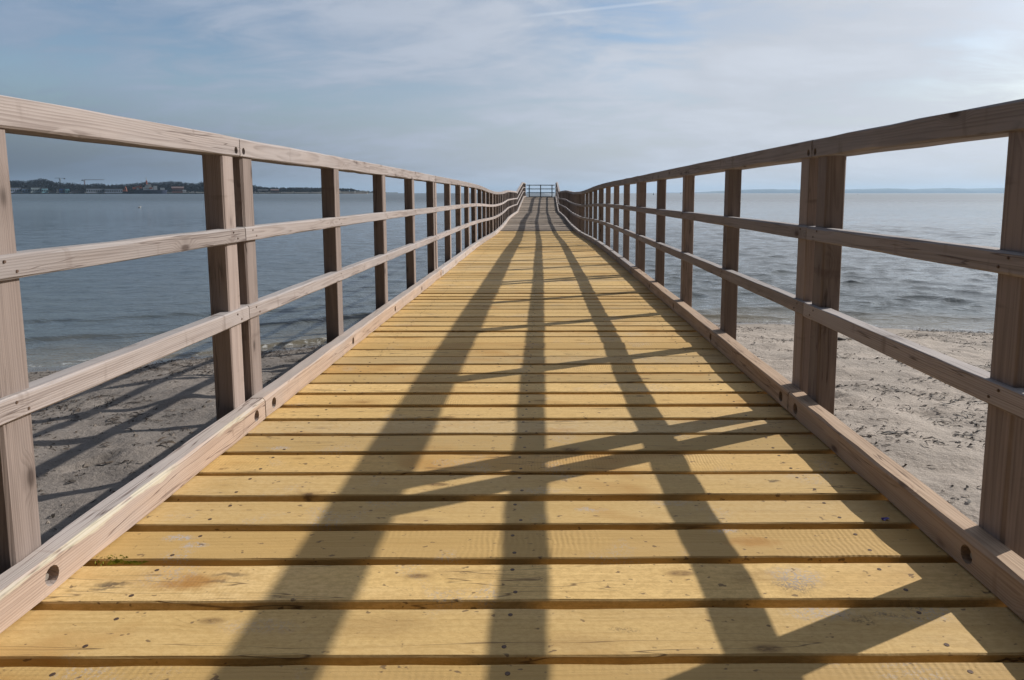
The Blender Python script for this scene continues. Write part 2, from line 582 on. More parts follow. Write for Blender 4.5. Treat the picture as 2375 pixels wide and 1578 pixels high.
def wood_mat(name, light, dark, knot, grey, ring=0.0055, contrast=0.5, bump=0.35, grey_amt=0.5, rough=0.8, edge=None, deck=False, silver_sheen=0.5, wild=False):
    m, k = new_mat(name)
    v = k.attr('wood').outputs['Vector']
    rnd = k.attr('rnd').outputs['Fac']
    vs = k.vm('MULTIPLY', v, (1.0, 0.075, 1.0))
    d1 = k.noise(vs, 9.0, 2, 0.5)
    # knots: cells stretched along the grain
    kd, kc = k.voro(k.vm('MULTIPLY', v, (1.0, 0.42, 1.0)), 12.0 if not deck else 10.0)
    kr, kg, kb = k.sep(kc)
    has = k.ss(kr, 0.55, 0.57)
    kn = k.m('MULTIPLY', k.ss(kd, 0.06, 0.17, 1.0, 0.0), has)
    kwide = k.m('MULTIPLY', k.ss(kd, 0.08, 0.42, 1.0, 0.0), has)
    x, y, z = k.sep(v)
    r_ = k.m('SQRT', k.m('ADD', k.m('MULTIPLY', x, x), k.m('MULTIPLY', z, z)))
    r_ = k.m('ADD', r_, k.m('MULTIPLY', k.m('SUBTRACT', d1, 0.5), 0.045))
    r_ = k.m('ADD', r_, k.m('MULTIPLY', kwide, 0.016))
    rg = k.m('FRACT', k.m('DIVIDE', r_, ring))
    rg = k.m('MULTIPLY', k.ss(rg, 0.15, 0.85), k.ss(rg, 0.86, 1.0, 1.0, 0.0))
    fib = k.noise(k.vm('MULTIPLY', v, (1.0, 0.018, 1.0)), 330.0, 3, 0.65)
    fib2 = k.noise(k.vm('MULTIPLY', v, (1.0, 0.03, 1.0)), 70.0, 3, 0.6)
    f = k.m('ADD', k.m('MULTIPLY', rg, contrast), k.m('MULTIPLY', k.m('SUBTRACT', fib2, 0.5), 1.6))
    f = k.m('ADD', f, k.m('MULTIPLY', k.m('SUBTRACT', fib, 0.5), 0.7))
    f = k.m('MINIMUM', k.m('MAXIMUM', f, 0.0), 1.0)
    c = k.mix(f, light, dark)
    blot = k.noise(k.vm('MULTIPLY', v, (1.0, 0.25, 1.0)), 4.0, 4, 0.6)
    c = k.mix(k.m('MULTIPLY', k.ss(blot, 0.40, 0.66), grey_amt), c, grey)
    c = k.mix(k.m('MULTIPLY', kwide, 0.35), c, dark)
    c = k.mix(k.m('MULTIPLY', kn, 0.8), c, knot)
    tone = k.m('ADD', 0.58 if wild else 0.74, k.m('MULTIPLY', rnd, 0.80 if wild else 0.50))
    c = k.mix(1.0, c, k.comb(tone, tone, tone), 'MULTIPLY')
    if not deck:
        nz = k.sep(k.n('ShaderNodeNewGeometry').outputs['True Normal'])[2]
        sil_sheen = tuple(0.5 * (sum(grey) / 3) * 1.45 + 0.5 * q * 1.35 for q in grey)  # up-facing faces paler: silvered wood, plus sun sheen painted into the colour
        c = k.mix(k.m('MULTIPLY', k.ss(nz, 0.55, 0.9), silver_sheen), c, sil_sheen)
    hg = k.m('ADD', k.m('MULTIPLY', fib, 0.5), k.m('ADD', k.m('MULTIPLY', rg, 0.25), k.m('MULTIPLY', fib2, 0.6)))
    hg = k.m('SUBTRACT', hg, k.m('MULTIPLY', kn, 0.6))
    if not deck:
        # drying checks along the grain, dark drips across it
        ck = k.noise(k.vm('MULTIPLY', v, (1.0, 0.035, 1.0)), 42.0, 2, 0.5)
        ckm = k.m('MULTIPLY', k.ss(k.m('ABSOLUTE', k.m('SUBTRACT', ck, 0.5)), 0.0, 0.020, 1.0, 0.0), k.ss(d1, 0.50, 0.58))
        c = k.mix(k.m('MULTIPLY', ckm, 0.7), c, knot)
        dr = k.noise(k.vm('MULTIPLY', v, (0.25, 1.0, 0.25)), 16.0, 3, 0.6)
        c = k.mix(k.ss(dr, 0.60, 0.74, 0.0, 0.55), c, dark)
        lt = k.noise(k.vm('MULTIPLY', v, (1.0, 0.12, 1.0)), 17.0, 3, 0.6)
        c = k.mix(k.ss(lt, 0.56, 0.74, 0.0, 0.45), c, tuple(min(1, x * 1.25) for x in light))
        hg = k.m('SUBTRACT', hg, ckm)
    if deck:
        tint = k.attr('rnd2').outputs['Fac']
        c = k.mix(k.ss(tint, 0.55, 1.0, 0.0, 0.42), c, (0.50, 0.295, 0.085))
        c = k.mix(k.ss(tint, 0.30, 0.0, 0.0, 0.38), c, (0.56, 0.45, 0.29))
        # saw ribs across the plank, smears of sand, orange and dark stains
        l2 = k.attr('rnd2').outputs['Fac']
        sawn = k.m('SINE', k.m('ADD', k.m('MULTIPLY', y, k.m('ADD', 430.0, k.m('MULTIPLY', rnd, 260.0))), k.m('MULTIPLY', k.noise(v, 14.0, 2), 11.0)))
        sm = k.m('MULTIPLY', k.ss(k.noise(k.vm('MULTIPLY', v, (1, 0.5, 1)), 3.2, 2), 0.48, 0.72), k.ss(l2, 0.35, 0.95, 0.08, 0.8))
        hg = k.m('ADD', hg, k.m('MULTIPLY', k.m('MULTIPLY', sawn, sm), 0.38))
        c = k.mix(k.m('MULTIPLY', k.m('MULTIPLY', k.ss(sawn, 0.2, 1.0), sm), 0.16), c, dark)
        st = k.noise(k.vm('MULTIPLY', v, (1.0, 0.45, 1.0)), 3.1, 3, 0.55, 0.6)
        c = k.mix(k.ss(st, 0.56, 0.72, 0.0, 0.62), c, (0.36, 0.165, 0.032))
        d2 = k.noise(k.vm('MULTIPLY', v, (1.0, 0.6, 1.0)), 7.0, 5, 0.7, 0.8)
        c = k.mix(k.ss(d2, 0.60, 0.78, 0.0, 0.5), c, (0.17, 0.115, 0.06))
        d3 = k.noise(k.vm('ADD', v, (4.0, 1.0, 0.0)), 5.0, 2, 0.5)
        sp = k.noise(v, 190.0, 2, 0.75)
        c = k.mix(k.m('MULTIPLY', k.ss(d3, 0.60, 0.70), k.ss(sp, 0.50, 0.62, 0.0, 0.75)), c, (0.40, 0.36, 0.33))
        fz_ = k.noise(k.vm('MULTIPLY', v, (1.0, 0.5, 1.0)), 120.0, 4, 0.7)
        c = k.mix(k.ss(fz_, 0.36, 0.66, 0.0, 0.58), c, dark)
        hg = k.m('ADD', hg, k.m('MULTIPLY', fz_, 0.9))
        gp = k.n('ShaderNodeNewGeometry').outputs['Position']
        wobv = k.n('ShaderNodeTexNoise')
        k.put(wobv.inputs['Vector'], gp)
        wobv.inputs['Scale'].default_value = 34.0
        wobv.inputs['Detail'].default_value = 4.0
        gq = k.vm('ADD', gp, k.vm('MULTIPLY', k.vm('SUBTRACT', wobv.outputs['Color'], (0.5, 0.5, 0.5)), (0.07, 0.035, 0.0)))
        for (sx, sy, rx, ry, scol, amt, spk) in STAINS:
            dd = k.vm('LENGTH', k.vm('MULTIPLY', k.vm('SUBTRACT', gq, (sx, sy, 0.0)), (1.0 / rx, 1.0 / ry, 0.0)))
            mk = k.m('MULTIPLY', k.ss(dd, 0.25, 1.0, 1.0, 0.0), amt)
            if spk:
                mk = k.m('MULTIPLY', mk, k.ss(sp, 0.42, 0.60))
            c = k.mix(mk, c, scol)
        cr = k.noise(k.vm('MULTIPLY', v, (1.0, 0.06, 1.0)), 26.0, 2, 0.5)
        crk = k.m('MULTIPLY', k.ss(k.m('ABSOLUTE', k.m('SUBTRACT', cr, 0.5)), 0.0, 0.012, 1.0, 0.0), k.ss(d1, 0.52, 0.60))
        c = k.mix(k.m('MULTIPLY', crk, 0.75), c, (0.10, 0.06, 0.03))
        hg = k.m('SUBTRACT', hg, crk)
        sk = k.noise(k.vm('MULTIPLY', v, (1.0, 0.6, 1.0)), 60.0, 2, 0.6)
        c = k.mix(k.ss(sk, 0.66, 0.72, 0.0, 0.75), c, (0.12, 0.075, 0.045))
    if edge is not None:
        lx, ly, lz = k.sep(k.attr('loc').outputs['Vector'])
        e = k.m('ADD', lx, lz)             # 2 at the inner top arris
        en = k.noise(k.vm('MULTIPLY', v, (1.0, 0.35, 1.0)), 22.0, 3, 0.6)
        on = k.ss(k.noise(k.comb(0.0, ly, 0.0), 1.1, 2), 0.44, 0.56)
        em = k.m('MULTIPLY', k.ss(k.m('ADD', e, k.m('MULTIPLY', k.m('SUBTRACT', en, 0.5), 1.1)), 1.66, 1.80), on)
        c = k.mix(k.m('MULTIPLY', em, 0.55), c, edge)
    k.out({'Base Color': c, 'Roughness': rough, 'Specular IOR Level': 0.25,
           'Normal': k.bump(hg, bump, 0.0025)})
    return m


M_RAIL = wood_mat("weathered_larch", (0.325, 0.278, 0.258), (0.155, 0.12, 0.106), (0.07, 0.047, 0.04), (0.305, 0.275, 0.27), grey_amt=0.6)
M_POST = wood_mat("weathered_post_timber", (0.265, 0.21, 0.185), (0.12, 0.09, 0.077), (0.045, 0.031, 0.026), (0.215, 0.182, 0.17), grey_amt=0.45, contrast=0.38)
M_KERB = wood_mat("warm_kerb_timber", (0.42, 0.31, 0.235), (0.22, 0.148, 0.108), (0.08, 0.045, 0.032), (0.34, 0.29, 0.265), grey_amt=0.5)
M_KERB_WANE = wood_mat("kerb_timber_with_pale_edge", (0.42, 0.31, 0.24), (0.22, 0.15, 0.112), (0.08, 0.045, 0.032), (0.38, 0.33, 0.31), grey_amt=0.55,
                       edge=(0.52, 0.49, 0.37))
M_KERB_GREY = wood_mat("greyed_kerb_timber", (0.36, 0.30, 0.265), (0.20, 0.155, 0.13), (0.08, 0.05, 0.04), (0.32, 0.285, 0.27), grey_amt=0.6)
M_KERB_WARM = wood_mat("orange_kerb_timber", (0.50, 0.36, 0.25), (0.31, 0.20, 0.13), (0.09, 0.05, 0.035), (0.40, 0.32, 0.26), grey_amt=0.4, silver_sheen=0.0)
M_DECK = wood_mat("yellow_sawn_planks", (0.605, 0.415, 0.172), (0.46, 0.295, 0.108), (0.10, 0.05, 0.022), (0.54, 0.405, 0.235), ring=0.009,
                  contrast=0.30, bump=0.32, grey_amt=0.30, rough=0.75, deck=True)
M_OLD = wood_mat("grey_weathered_planks", (0.31, 0.255, 0.205), (0.175, 0.14, 0.11), (0.07, 0.05, 0.04), (0.27, 0.235, 0.205), ring=0.008,
                 contrast=0.35, bump=0.35, grey_amt=0.6, rough=0.85, silver_sheen=0.0, wild=True)
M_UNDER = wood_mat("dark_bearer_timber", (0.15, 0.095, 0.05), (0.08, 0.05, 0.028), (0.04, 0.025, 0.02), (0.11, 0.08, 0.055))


def simple_mat(name, colour, rough=0.6, metal=0.0, vary=0.25, scale=8.0, coat=0.0):
    m, k = new_mat(name)
    pos = k.n('ShaderNodeNewGeometry').outputs['Position']
    n_ = k.noise(pos, scale, 4, 0.6)
    dk = tuple(x * (1 - vary) for x in colour)
    lt = tuple(min(1, x * (1 + vary * 0.6)) for x in colour)
    c = k.mix(k.ss(n_, 0.3, 0.7), dk, lt)
    k.out({'Base Color': c, 'Roughness': rough, 'Metallic': metal})
    return m


M_BOLT = simple_mat("galvanised_bolt", (0.42, 0.40, 0.38), 0.45, 0.7, 0.3, 60)
M_SCREW = simple_mat("rusty_screw", (0.10, 0.06, 0.04), 0.6, 0.3, 0.4, 200)
M_GATE = simple_mat("dark_blue_gate_paint", (0.020, 0.027, 0.042), 0.45, 0.2, 0.3, 5)

# ------------------------------------------------------------------ pier line
W_DECK = 1.95
KERB_W, KERB_H = 0.063, 0.078
STR = lambda y: y if y <= 17 else 17 + (y - 17) * 1.13
_cy = [-12, 0, 6, 10, 17, 25, 31.7, 40, 46]
_cx = [-0.043, -0.043, -0.045, -0.06, -0.12, -0.19, -0.20, -0.15, -0.10]
cx_f = pchip([STR(y) for y in _cy], [x * (STR(y) / y if y > 17 else 1) for x, y in zip(_cx, _cy)])
_zy = [-12, 2, 7, 10.5, 12.5, 14.5, 17, 19, 21, 24, 28, 31.7, 33]
_zz = [0, 0, -0.02, -0.04, -0.07, -0.12, -0.160, -0.152, -0.125, -0.065, -0.06, -0.07, -0.07]
z_flat = pchip([STR(y) for y in _zy], [CAM_Z + (z - CAM_Z) * (STR(y) / y if y > 17 else 1) for z, y in zip(_zz, _zy)])
Y_RAMP0, Y_RAMP1, Y_END = STR(31.72), STR(40.0), STR(44.2)
Z_RAMP0 = float(z_flat(Y_RAMP0))
Z_TOP = 0.548


def deck_z(y):
    y = np.asarray(y, float)
    up = Z_RAMP0 + (Z_TOP - Z_RAMP0) * np.clip((y - Y_RAMP0) / (Y_RAMP1 - Y_RAMP0), 0, 1)
    return np.where(y < Y_RAMP0, z_flat(y), up)


def loft(path, w_, h_, ch, seed=0, jit=0.0012, side=None, mat=None):
    """a timber with chamfered corners along a path of (point, side vector, up vector)"""
    rnd = random.Random(seed)
    vs, fs = [], []
    c1 = [ch * (0.6 + 1.0 * rnd.random()) for _ in range(4)]
    n = 8
    for (p, s, u) in path:
        hw, hh = w_ / 2, h_ / 2
        cc = [max(0.0012, c * (0.6 + 0.8 * rnd.random()) + (0.006 * rnd.random() if rnd.random() < 0.08 else 0)) for c in c1]
        prof = [(-hw + cc[0], -hh), (hw - cc[1], -hh), (hw, -hh + cc[1]), (hw, hh - cc[2]),
                (hw - cc[2], hh), (-hw + cc[3], hh), (-hw, hh - cc[3]), (-hw, -hh + cc[0])]
        for (a, b) in prof:
            vs.append(p + s * (a + rnd.uniform(-jit, jit)) + u * (b + rnd.uniform(-jit, jit)))
    m = len(path)
    for i in range(m - 1):
        for j in range(n):
            a, b = i * n + j, i * n + (j + 1) % n
            fs.append((a, b, b + n, a + n))
    fs.append(tuple(range(n - 1, -1, -1)))
    fs.append(tuple(range((m - 1) * n, m * n)))
    return mesh_from(vs, fs)


def bar_path(xoff, zoff, y0, y1, step=0.35, wob=0.0, seed=0):
    """points of a lengthwise timber: xoff from the pier's centre line, zoff over the deck"""
    rnd = random.Random(seed)
    n = max(2, int(round((y1 - y0) / step)) + 1)
    ys = np.linspace(y0, y1, n)
    pts = [Vector((float(cx_f(y)) + xoff + (rnd.uniform(-wob, wob) if 0 < i < n - 1 else 0),
                   y, float(deck_z(y)) + zoff + (rnd.uniform(-wob, wob) if 0 < i < n - 1 else 0))) for i, y in enumerate(ys)]
    out = []
    for i, p in enumerate(pts):
        t = (pts[min(i + 1, n - 1)] - pts[max(i - 1, 0)]).normalized()
        s = Vector((t.y, -t.x, 0)).normalized()
        out.append((p, s, s.cross(t)))
    return out


def wood_attrs(me, fn, seed, locfn=None, spread=0.07, tone=None):
    """stores where each vertex sits in its own timber: (across, along, up) with an offset of the timber's own"""
    rnd = random.Random(seed * 7 + 5)
    c = coords(me)
    loc = fn(c)
    off = np.array([rnd.uniform(-spread, spread), rnd.uniform(0, 60), rnd.uniform(-spread, spread)])
    set_attr(me, 'wood', loc + off)
    set_attr(me, 'rnd', np.full(len(c), rnd.random() if tone is None else tone), 'FLOAT')
    if locfn is not None:
        set_attr(me, 'loc', locfn(c))


def cut_holes(me, holes, seg=14):
    """drills round holes (centre, axis x, radius, depth) with the boolean modifier, without operators"""
    base = bpy.data.objects.new("tmp_base", me)
    COL.objects.link(base)
    mb = MB()
    for (x, y, z, sx, r_, dep) in holes:
        mb.tube((x - sx * 0.02, y, z), (x + sx * dep, y, z), r_, r_, seg)
    cm = mb.mesh("tmp_cut")
    bm = bmesh.new()
    bm.from_mesh(cm)
    bmesh.ops.recalc_face_normals(bm, faces=bm.faces)
    bm.to_mesh(cm)
    bm.free()
    bm = bmesh.new()
    bm.from_mesh(me)
    bmesh.ops.recalc_face_normals(bm, faces=bm.faces)
    bm.to_mesh(me)
    bm.free()
    cut = bpy.data.objects.new("tmp_cut", cm)
    COL.objects.link(cut)
    md = base.modifiers.new("cut", 'BOOLEAN')
    md.operation = 'DIFFERENCE'
    md.solver = 'EXACT'
    md.object = cut
    bpy.context.view_layer.update()
    dg = bpy.context.evaluated_depsgraph_get()
    out = bpy.data.meshes.new_from_object(base.evaluated_get(dg))
    bpy.data.objects.remove(base)
    bpy.data.objects.remove(cut)
    return out


# ------------------------------------------------------------------ railings
TOP_Z0, TOP_Z1 = 0.958, 1.023
MID_Z0, MID_Z1 = 0.658, 0.708
LOW_Z0, LOW_Z1 = 0.372, 0.424


def railing(name_root, sgn, joints, first_seed, rail_drop=0.0, holes_upto=9.0, post_top_extra=None):
    """sgn -1 is the left side of the walk, +1 the right; one thing with its posts, rails and kerbs"""
    root = empty("railing", (float(cx_f(joints[0])) + sgn * (W_DECK / 2 + 0.1), joints[0], float(deck_z(joints[0]))))
    inv = Matrix.Translation(-Vector(root.location))
    xin = W_DECK / 2                                   # inner face of the kerb
    seed = first_seed

    def put(nm, me, mat, par=None):
        me.transform(inv)
        o = link(nm, me, mat, par or root)
        return o

    def along(xo, zo):
        def fn(c):
            return np.stack([c[:, 0] - cx_f(c[:, 1]) - sgn * xo, c[:, 1], c[:, 2] - deck_z(c[:, 1]) - zo], -1)
        return fn

    for j in range(len(joints) - 1):
        y0, y1 = joints[j], joints[j + 1]
        g = 0.0025
        near = y0 < holes_upto
        ys = [y0 + 0.078 + (y1 - y0 - 0.156) * i / 4.0 for i in range(5)]
        step = 0.14 if y1 < 7 else (0.3 if y1 < 20 else 0.6)
        # kerb
        seed += 1
        xo = xin + KERB_W / 2
        me = loft(bar_path(sgn * xo, KERB_H / 2 + 0.003, y0 + g, y1 - g, step, 0.0005, seed), KERB_W, KERB_H, 0.0045, seed, 0.0012)
        hy = [ys[0], ys[1] + 0.02, ys[2], ys[3] - 0.015, ys[4]]
        if near:
            me = cut_holes(me, [(float(cx_f(y)) + sgn * xin, y, float(deck_z(y)) + 0.040, sgn, 0.0205, 0.046) for y in hy])
        hw, hh = KERB_W / 2, KERB_H / 2
        wood_attrs(me, along(xo, 0.04), seed,
                   lambda c: np.stack([-sgn * (c[:, 0] - cx_f(c[:, 1]) - sgn * xo) / hw, c[:, 1], (c[:, 2] - deck_z(c[:, 1]) - 0.042) / hh], -1))
        kerb = put("kerb", me, M_KERB_WANE if (sgn < 0 and j == 0 and near) else ((M_KERB_WARM if sgn > 0 else M_KERB) if y0 < 5 else M_KERB_GREY))
        if near:
            for y in hy:
                b = MB()
                xb = float(cx_f(y)) + sgn * (xin + 0.046)
                b.tube((xb + sgn * 0.002, y - 0.001, float(deck_z(y)) + 0.037), (xb - sgn * 0.034, y - 0.001, float(deck_z(y)) + 0.037), 0.0078, 0.0068, 10)
                put("bolt", b.mesh(), M_BOLT, kerb)
        # top rail
        seed += 1
        xo = xin + KERB_W + 0.036
        me = loft(bar_path(sgn * xo, (TOP_Z0 + TOP_Z1) / 2 - rail_drop, y0 + g, y1 - g, step, 0.0006, seed), 0.098, TOP_Z1 - TOP_Z0, 0.004, seed, 0.0012)
        if near:
            me = cut_holes(me, [(float(cx_f(y)) + sgn * (xo - 0.049), y, float(deck_z(y)) + TOP_Z0 + 0.020 - rail_drop, sgn, 0.0125, 0.03)
                                for y in (y0 + 0.030, y1 - 0.030)])
        wood_attrs(me, along(xo, 0.995), seed)
        put("top_rail", me, M_RAIL)
        # two lower rails let into the posts
        for (a, b) in ((MID_Z0, MID_Z1), (LOW_Z0, LOW_Z1)):
            seed += 1
            rd = rail_drop * (a / TOP_Z0)
            xo2 = xin + KERB_W + 0.003
            me = loft(bar_path(sgn * xo2, (a + b) / 2 - rd, y0 + g, y1 - g, step, 0.0006, seed), 0.046, b - a, 0.0035, seed, 0.0010)
            wood_attrs(me, along(xo2, (a + b) / 2), seed)
            rail = put("rail", me, M_RAIL)
            if near:
                for y in ys:
                    for (ey, ez) in ((-0.016, 0.012), (0.014, -0.010)):
                        x = float(cx_f(y)) + sgn * (xo2 - 0.0235)
                        z = float(deck_z(y)) + (a + b) / 2 - rd + ez
                        put("screw", MB().tube((x + sgn * 0.003, y + ey, z), (x - sgn * 0.0012, y + ey, z), 0.0038, 0.0032, 8).mesh(), M_SCREW, rail)
        # posts
        for i, y in enumerate(ys):
            seed += 1
            rnd = random.Random(seed)
            xc = float(cx_f(y)) + sgn * (xin + KERB_W - 0.006 + 0.034)
            zb = float(deck_z(y))
            ex = post_top_extra if (post_top_extra and j == len(joints) - 2 and i == 4) else 0.0
            zt = zb + TOP_Z0 - rail_drop + 0.001
            lx, ly = rnd.uniform(-0.003, 0.003), rnd.uniform(-0.004, 0.004)
            hts = [zb - 0.30, zb + 0.1, zb + 0.5, zt]
            path = []
            for q, z in enumerate(hts):
                t = q / 3.0
                path.append((Vector((xc + lx * t, y + ly * t, z)), Vector((1, 0, 0)), Vector((0, -1, 0))))
            me = loft(path, 0.068, 0.084, 0.0035, seed, 0.0008)
            wood_attrs(me, lambda c: np.stack([c[:, 0] - xc, c[:, 2], c[:, 1] - y], -1), seed, tone={0: 0.95, 4: 0.12}.get(i) if (sgn > 0 and y < 4) else None)
            po = put("post", me, M_POST)
            if ex:
                pass
    return root


JL = [2.440 - 4.183] + [2.440 + 4.455 * i for i in range(7)] + [Y_RAMP0 - 0.01]      # nine joints, eight panels
JR = [2.520 - 4.172, 2.520, 7.08, 11.62] + [11.62 + (Y_RAMP0 - 0.01 - 11.62) / 5 * i for i in range(1, 6)]
rl = railing("railing", -1, JL, 100)
tag(rl, "sunlit weathered wooden railing with pale inner faces along the flat pier, on the harbour side", "railing", "wooden railings along the pier")
rr = railing("railing", 1, JR, 400)
tag(rr, "shaded brown wooden railing along the flat pier, casting long shadows on its yellow planks", "railing", "wooden railings along the pier")
JE = [Y_RAMP0 + 0.01, (Y_RAMP0 + Y_RAMP1) / 2, Y_RAMP1, Y_END]
JE2 = list(JE)
r3 = railing("railing", -1, JE, 800, 0.07, 0)
tag(r3, "short sunlit wooden railing climbing the ramp to the gate on the harbour side", "railing", "wooden railings on the ramp")
r4 = railing("railing", 1, JE2, 900, 0.07, 0)
tag(r4, "short shaded wooden railing climbing the ramp to the gate on the open sea side", "railing", "wooden railings on the ramp")

# ------------------------------------------------------------------ decks
def planks(y0, y1, pitch, wdt, name, mat, parent, seed, yaw=0.0, screws=False, seg=22):
    rnd = random.Random(seed)
    V, F, WA, RA, R2, MI = [], [], [], [], [], []
    SC = MB()
    y = y0
    half = W_DECK / 2 + KERB_W + 0.012
    while y + wdt < y1 + 0.02:
        pw = wdt + rnd.uniform(-0.004, 0.003)
        yc = y + pw / 2
        th = 0.044
        cx = float(cx_f(yc))
        zc_ = float(deck_z(yc))
        sl = (float(deck_z(yc + 0.08)) - float(deck_z(yc - 0.08))) / 0.16
        old = mat is M_OLD
        dzr = rnd.uniform(-0.006, 0.006) if old else rnd.uniform(-0.0018, 0.0018)
        tw = rnd.uniform(-0.005, 0.005) if old else rnd.uniform(-0.0022, 0.0022)
        ya = yaw + rnd.uniform(-0.0022, 0.0022)
        cup = rnd.uniform(-0.0012, 0.0012)
        o = (rnd.uniform(-0.06, 0.06), rnd.uniform(0, 80), rnd.uniform(-0.09, -0.02))
        r1, r2 = rnd.random(), rnd.random()
        n = 10
        b0 = len(V)
        e0, e1 = rnd.uniform(-0.006, 0.006), rnd.uniform(-0.006, 0.006)
        for i in range(seg + 1):
            t = i / seg
            x = -half + e0 + (2 * half + e1 - e0) * t
            f0 = rnd.gauss(0, 0.0009)
            f1 = rnd.gauss(0, 0.0009)
            h = pw / 2
            c = 0.003
            prof = [(-h + f0, -th), (h + f1, -th), (h + f1, -c), (h - c + f1, 0), (h * 0.5, cup * 0.5), (0, cup), (-h * 0.5, cup * 0.5),
                    (-h + c + f0, 0), (-h + f0, -c), (-h + f0, -th * 0.5)]
            for (a, z) in prof:
                V.append((cx + x, yc + a + x * ya, zc_ + z + a * sl + dzr + tw * a / h + x * 0.0 + rnd.uniform(-0.0004, 0.0004)))
                WA.append((a + o[0], x + o[1], z + o[2]))
                RA.append(r1)
                R2.append(r2)
        for i in range(seg):
            for j in range(n):
                p_, q_ = b0 + i * n + j, b0 + i * n + (j + 1) % n
                F.append((p_, p_ + n, q_ + n, q_))
        F.append(tuple(b0 + j for j in range(n)))
        F.append(tuple(b0 + seg * n + n - 1 - j for j in range(n)))
        if screws and yc < 12:
            for sx in (-0.80, -0.02, 0.80):
                for sy in (-0.045, 0.045):
                    X, Yy = sx + rnd.uniform(-0.012, 0.012), sy + rnd.uniform(-0.008, 0.008)
                    zz = zc_ + Yy * sl + dzr + tw * Yy / (pw / 2) + cup * (1 - abs(Yy) / (pw / 2))
                    SC.tube((cx + X, yc + Yy + X * ya, zz - 0.004), (cx + X, yc + Yy + X * ya, zz + 0.0006), 0.0052, 0.0048, 8)
        y += pitch + rnd.uniform(-0.0025, 0.0025)
    nf = len(F)
    nv = len(V)
    V += SC.v
    F += [tuple(i + nv for i in f) for f in SC.f]
    for l_, z_ in ((WA, (0, 0, 0)), (RA, 0), (R2, 0)):
        l_ += [z_] * len(SC.v)
    me = mesh_from(V, F, name)
    set_attr(me, 'wood', WA)
    set_attr(me, 'rnd', RA, 'FLOAT')
    set_attr(me, 'rnd2', R2, 'FLOAT')
    ob = link(name, me, [mat, M_SCREW], parent)
    me.polygons.foreach_set('material_index', [0] * nf + [1] * (len(F) - nf))
    return ob


def bearer(parent, name, xoff, y0, y1, w_, h_, ztop, seed):
    me = loft(bar_path(xoff, ztop - h_ / 2, y0, y1, 0.6, 0, seed), w_, h_, 0.004, seed)
    wood_attrs(me, lambda c: np.stack([c[:, 0], c[:, 1], c[:, 2]], -1), seed)
    return link(name, me, M_UNDER, parent)


def pile(parent, x, y, ztop, seed):
    mb = MB()
    n = 6
    for i in range(n):
        z0 = -4.5 + (ztop + 4.5) * i / n
        z1 = -4.5 + (ztop + 4.5) * (i + 1) / n
        mb.tube((x, y, z0), (x, y, z1), 0.115, 0.114, 14, cap=(i in (0, n - 1)))
    me = mb.mesh("pile", True)
    wood_attrs(me, lambda c: np.stack([c[:, 0] - x, c[:, 2], c[:, 1] - y], -1), seed)
    return link("pile", me, M_UNDER, parent)


pier = empty("pier", (0, 0, 0))
tag(pier, "long flat wooden pier with new yellow planks near and old grey planks further out", "pier")
Y_NEW = 17.85
o = planks(-2.6, Y_NEW, 0.1632, 0.1385, "planking", M_DECK, pier, 21, yaw=0.0075, screws=True)
tag(o, "new yellow sawn planks")
o = planks(Y_NEW + 0.03, Y_RAMP0, 0.150, 0.131, "planking", M_OLD, pier, 22, yaw=0.004, seg=10)
tag(o, "old grey weathered planks")
for i, xo in enumerate((-0.93, 0.0, 0.93)):
    bearer(pier, "bearer", xo, -2.6, Y_RAMP0 - 0.02, 0.10, 0.16, -0.047, 31 + i)
for i, y in enumerate(np.arange(1.2, Y_RAMP0 - 0.5, 4.4)):
    for sx in (-0.80, 0.80):
        pile(pier, float(cx_f(y)) + sx, float(y), float(deck_z(y)) - 0.21, 60 + i)
    me = loft([(Vector((float(cx_f(y)) + a, float(y) + 0.18, float(deck_z(y)) - 0.30)), Vector((0, 1, 0)), Vector((0, 0, 1))) for a in (-1.02, 0, 1.02)], 0.1, 0.18, 0.004, 70 + i)
    wood_attrs(me, lambda c: np.stack([c[:, 1], c[:, 0], c[:, 2]], -1), 70 + i)
    link("crossbeam", me, M_UNDER, pier)

ramp = empty("gangway_ramp", (float(cx_f(Y_RAMP0)), Y_RAMP0, Z_RAMP0))
tag(ramp, "grey plank ramp rising at the far end of the pier to a small gated landing", "ramp")
rinv = Matrix.Translation(-Vector(ramp.location))
for (a, b, nm, lb) in ((Y_RAMP0 + 0.03, Y_RAMP1, "planking", "sloping grey planks"), (Y_RAMP1 + 0.02, Y_END, "landing", None)):
    o = planks(a, b, 0.150, 0.138, nm, M_OLD, ramp, 23 if nm == "planking" else 24, seg=8)
    o.data.transform(rinv)
    if lb:
        tag(o, lb)
for i, xo in enumerate((-0.93, 0.93)):
    o = bearer(ramp, "bearer", xo, Y_RAMP0, Y_END, 0.12, 0.2, -0.047, 41 + i)
    o.data.transform(rinv)
for i, y in enumerate((Y_RAMP0 + 1.2, Y_RAMP0 + 5.5, Y_RAMP1 + 0.2, Y_END - 0.4)):
    for sx in (-0.80, 0.80):
        o = pile(ramp, float(cx_f(y)) + sx, y, float(deck_z(y)) - 0.24, 90 + i)
        o.data.transform(rinv)

